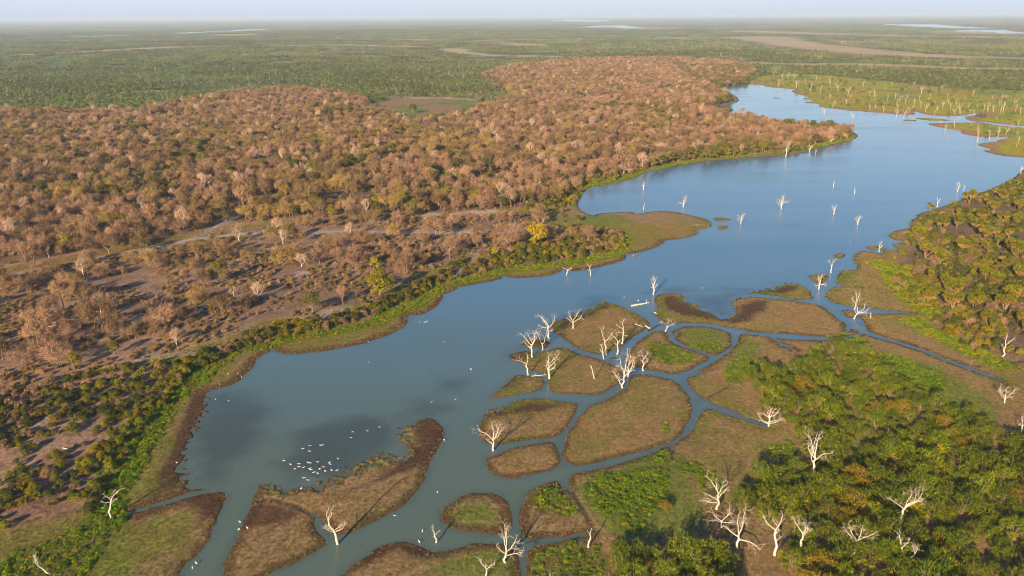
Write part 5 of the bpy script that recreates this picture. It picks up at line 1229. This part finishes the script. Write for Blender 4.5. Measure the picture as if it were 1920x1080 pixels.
# ------------------------------------------------------------------ logs and snags lying in the water
def log_thing(name, a, b_, r, label, mat, stubs=(), root_plate=False, zc=.12, cat='log'):
    A, B_ = at(*a), at(*b_); c_ = (A + B_) / 2; d = B_ - A
    r_ = tag(empty(name, (c_[0], c_[1], max(zat(c_[:2])[0], 0) + zc)), label, cat); g = np.random.default_rng(int(a[0]))
    h_ = d / 2; pts = [-h_, -h_ * .4 + g.normal(size=3) * .15 * (1, 1, 0), h_ * .3 + g.normal(size=3) * .15 * (1, 1, 0), h_]
    t = MB(); t.tube(pts, [r, r * .95, r * .7, r * .3], 8); n0 = len(t.V[0]); t.add(np.vstack([t.V[0][:8], [-h_]]), None, [(8, (k_ + 1) % 8, k_) for k_ in range(8)])
    link('trunk', t.mesh('trunk', M[mat], True), r_)
    for f, vec, rr in stubs:
        s = MB(); q = -h_ + d * f; v = np.array(vec, float); s.tube([q, q + v * .55 + g.normal(size=3) * .08, q + v], [rr, rr * .7, rr * .25], 5); s.tube([q + v * .5, q + v * .8 + g.normal(size=3) * np.linalg.norm(v) * .25], [rr * .5, rr * .15], 4)
        link('branch', s.mesh('branch', M[mat], True), r_)
    if root_plate:
        s = MB()
        for k_ in range(9):
            a_ = k_ / 9 * 6.283; s.tube([h_ * .96, h_ + np.array([math.cos(a_) * .5, .3, math.sin(a_) * .5 + .3]), h_ + np.array([math.cos(a_) * 1.3, .4 + g.normal() * .2, abs(math.sin(a_)) * 1.2 + .1])], [r * .6, .16, .05], 4)
        link('root_plate', s.mesh('root_plate', M['bark'], True), r_)
    return r_
log_thing('floating_log', (1184,574), (1216,568), .48, 'bleached log floating in open water with a dark bird on it', 'dead', [(.86, (.2, .1, 1.7), .13), (.93, (.9, .3, .5), .10), (.55, (.3, -.8, .3), .09)])
log_thing('fallen_log', (1213,622), (1241,607), .42, 'dark wet fallen log across the channel with its root plate at the right end', 'darkwood', [(.45, (.2, -.4, .9), .12)], True)
log_thing('fallen_log', (1210,612), (1220,617), .30, 'short bleached log on the right tip of the first island', 'dead', [(.3, (-.6, .5, .8), .1), (.7, (.5, .4, .7), .08)])
log_thing('fallen_branch', (1191,609), (1205,614), .16, 'pale fallen branch lying on the first island near its tip', 'dead', [(.3, (-.5, .9, .3), .07), (.7, (.4, .8, .4), .06)])
log_thing('fallen_log', (1227,586), (1232,590), .25, 'small pale log on the left edge of the big right mud island', 'dead', [(.5, (.1, .3, .5), .08)])
log_thing('fallen_branch', (1189,482), (1198,478), .22, 'grey snag in the water below the grassy point', 'bark', [(.4, (.3, .2, .9), .09), (.7, (.5, -.2, .6), .07)])
log_thing('fallen_branch', (795,605), (804,602), .18, 'pale branch floating near the left bank bays', 'dead', [(.6, (.3, .3, .4), .06)])
log_thing('fallen_branch', (1584,508), (1590,506), .22, 'small snag in the inlet by the right bank', 'bark', [(.5, (.3, .1, .6), .08)])
log_thing('fallen_branch', (88,790), (126,768), .15, 'grey fallen bough lying among dark shrubs at lower left', 'palebark', [(.5, (-.4, .8, .5), .08), (.7, (.9, .2, .5), .07)])
log_thing('fallen_branch', (118,846), (140,850), .13, 'small grey bough between shrubs at lower left', 'palebark', [(.5, (.3, .5, .4), .06)])
log_thing('fallen_branch', (88,618), (106,615), .14, 'fallen bough at the foot of the leaning bare tree', 'palebark', [(.5, (.4, .4, .3), .06)])
log_thing('fallen_branch', (996,706), (1026,703), .14, 'broken branches along the left rim of the second island', 'dead', [(.3, (-.4, .3, .8), .07), (.8, (.3, .2, .9), .07)])
log_thing('fallen_branch', (1820,683), (1828,675), .12, 'curved pale branch on the flat near the right edge', 'dead', [(.8, (.6, .2, .1), .06)])
log_thing('fallen_branch', (1022,1086), (1040,1076), .12, 'pale brushwood among green herbs at the bottom edge', 'dead', [(.4, (.4, .6, .6), .06), (.7, (.9, .1, .5), .05)])
d_ = MB(); d_.tube([(0, -.35, .55), (0, -.2, .65), (0, 0, .85), (0, .1, 1.05)], [.04, .17, .22, .12], 7); d_.tube([(-.08, 0, 0), (-.08, 0, .6)], [.03, .04], 4); d_.tube([(.08, 0, 0), (.08, 0, .6)], [.03, .04], 4)
h_ = MB(); h_.tube([(0, .08, 1.0), (0, .14, 1.2), (0, .22, 1.32), (0, .32, 1.32), (0, .62, 1.18)], [.11, .06, .09, .07, .01], 6)
p = at(1197.5, 571); r_ = tag(empty('dark_bird', (p[0], p[1], .5), 1.2, 1.15), 'large dark bird with a pale head standing on the floating log', 'bird')
link('body', d_.mesh('body', M['darkbird'], True), r_); link('head', h_.mesh('head', M['bird'], True), r_)
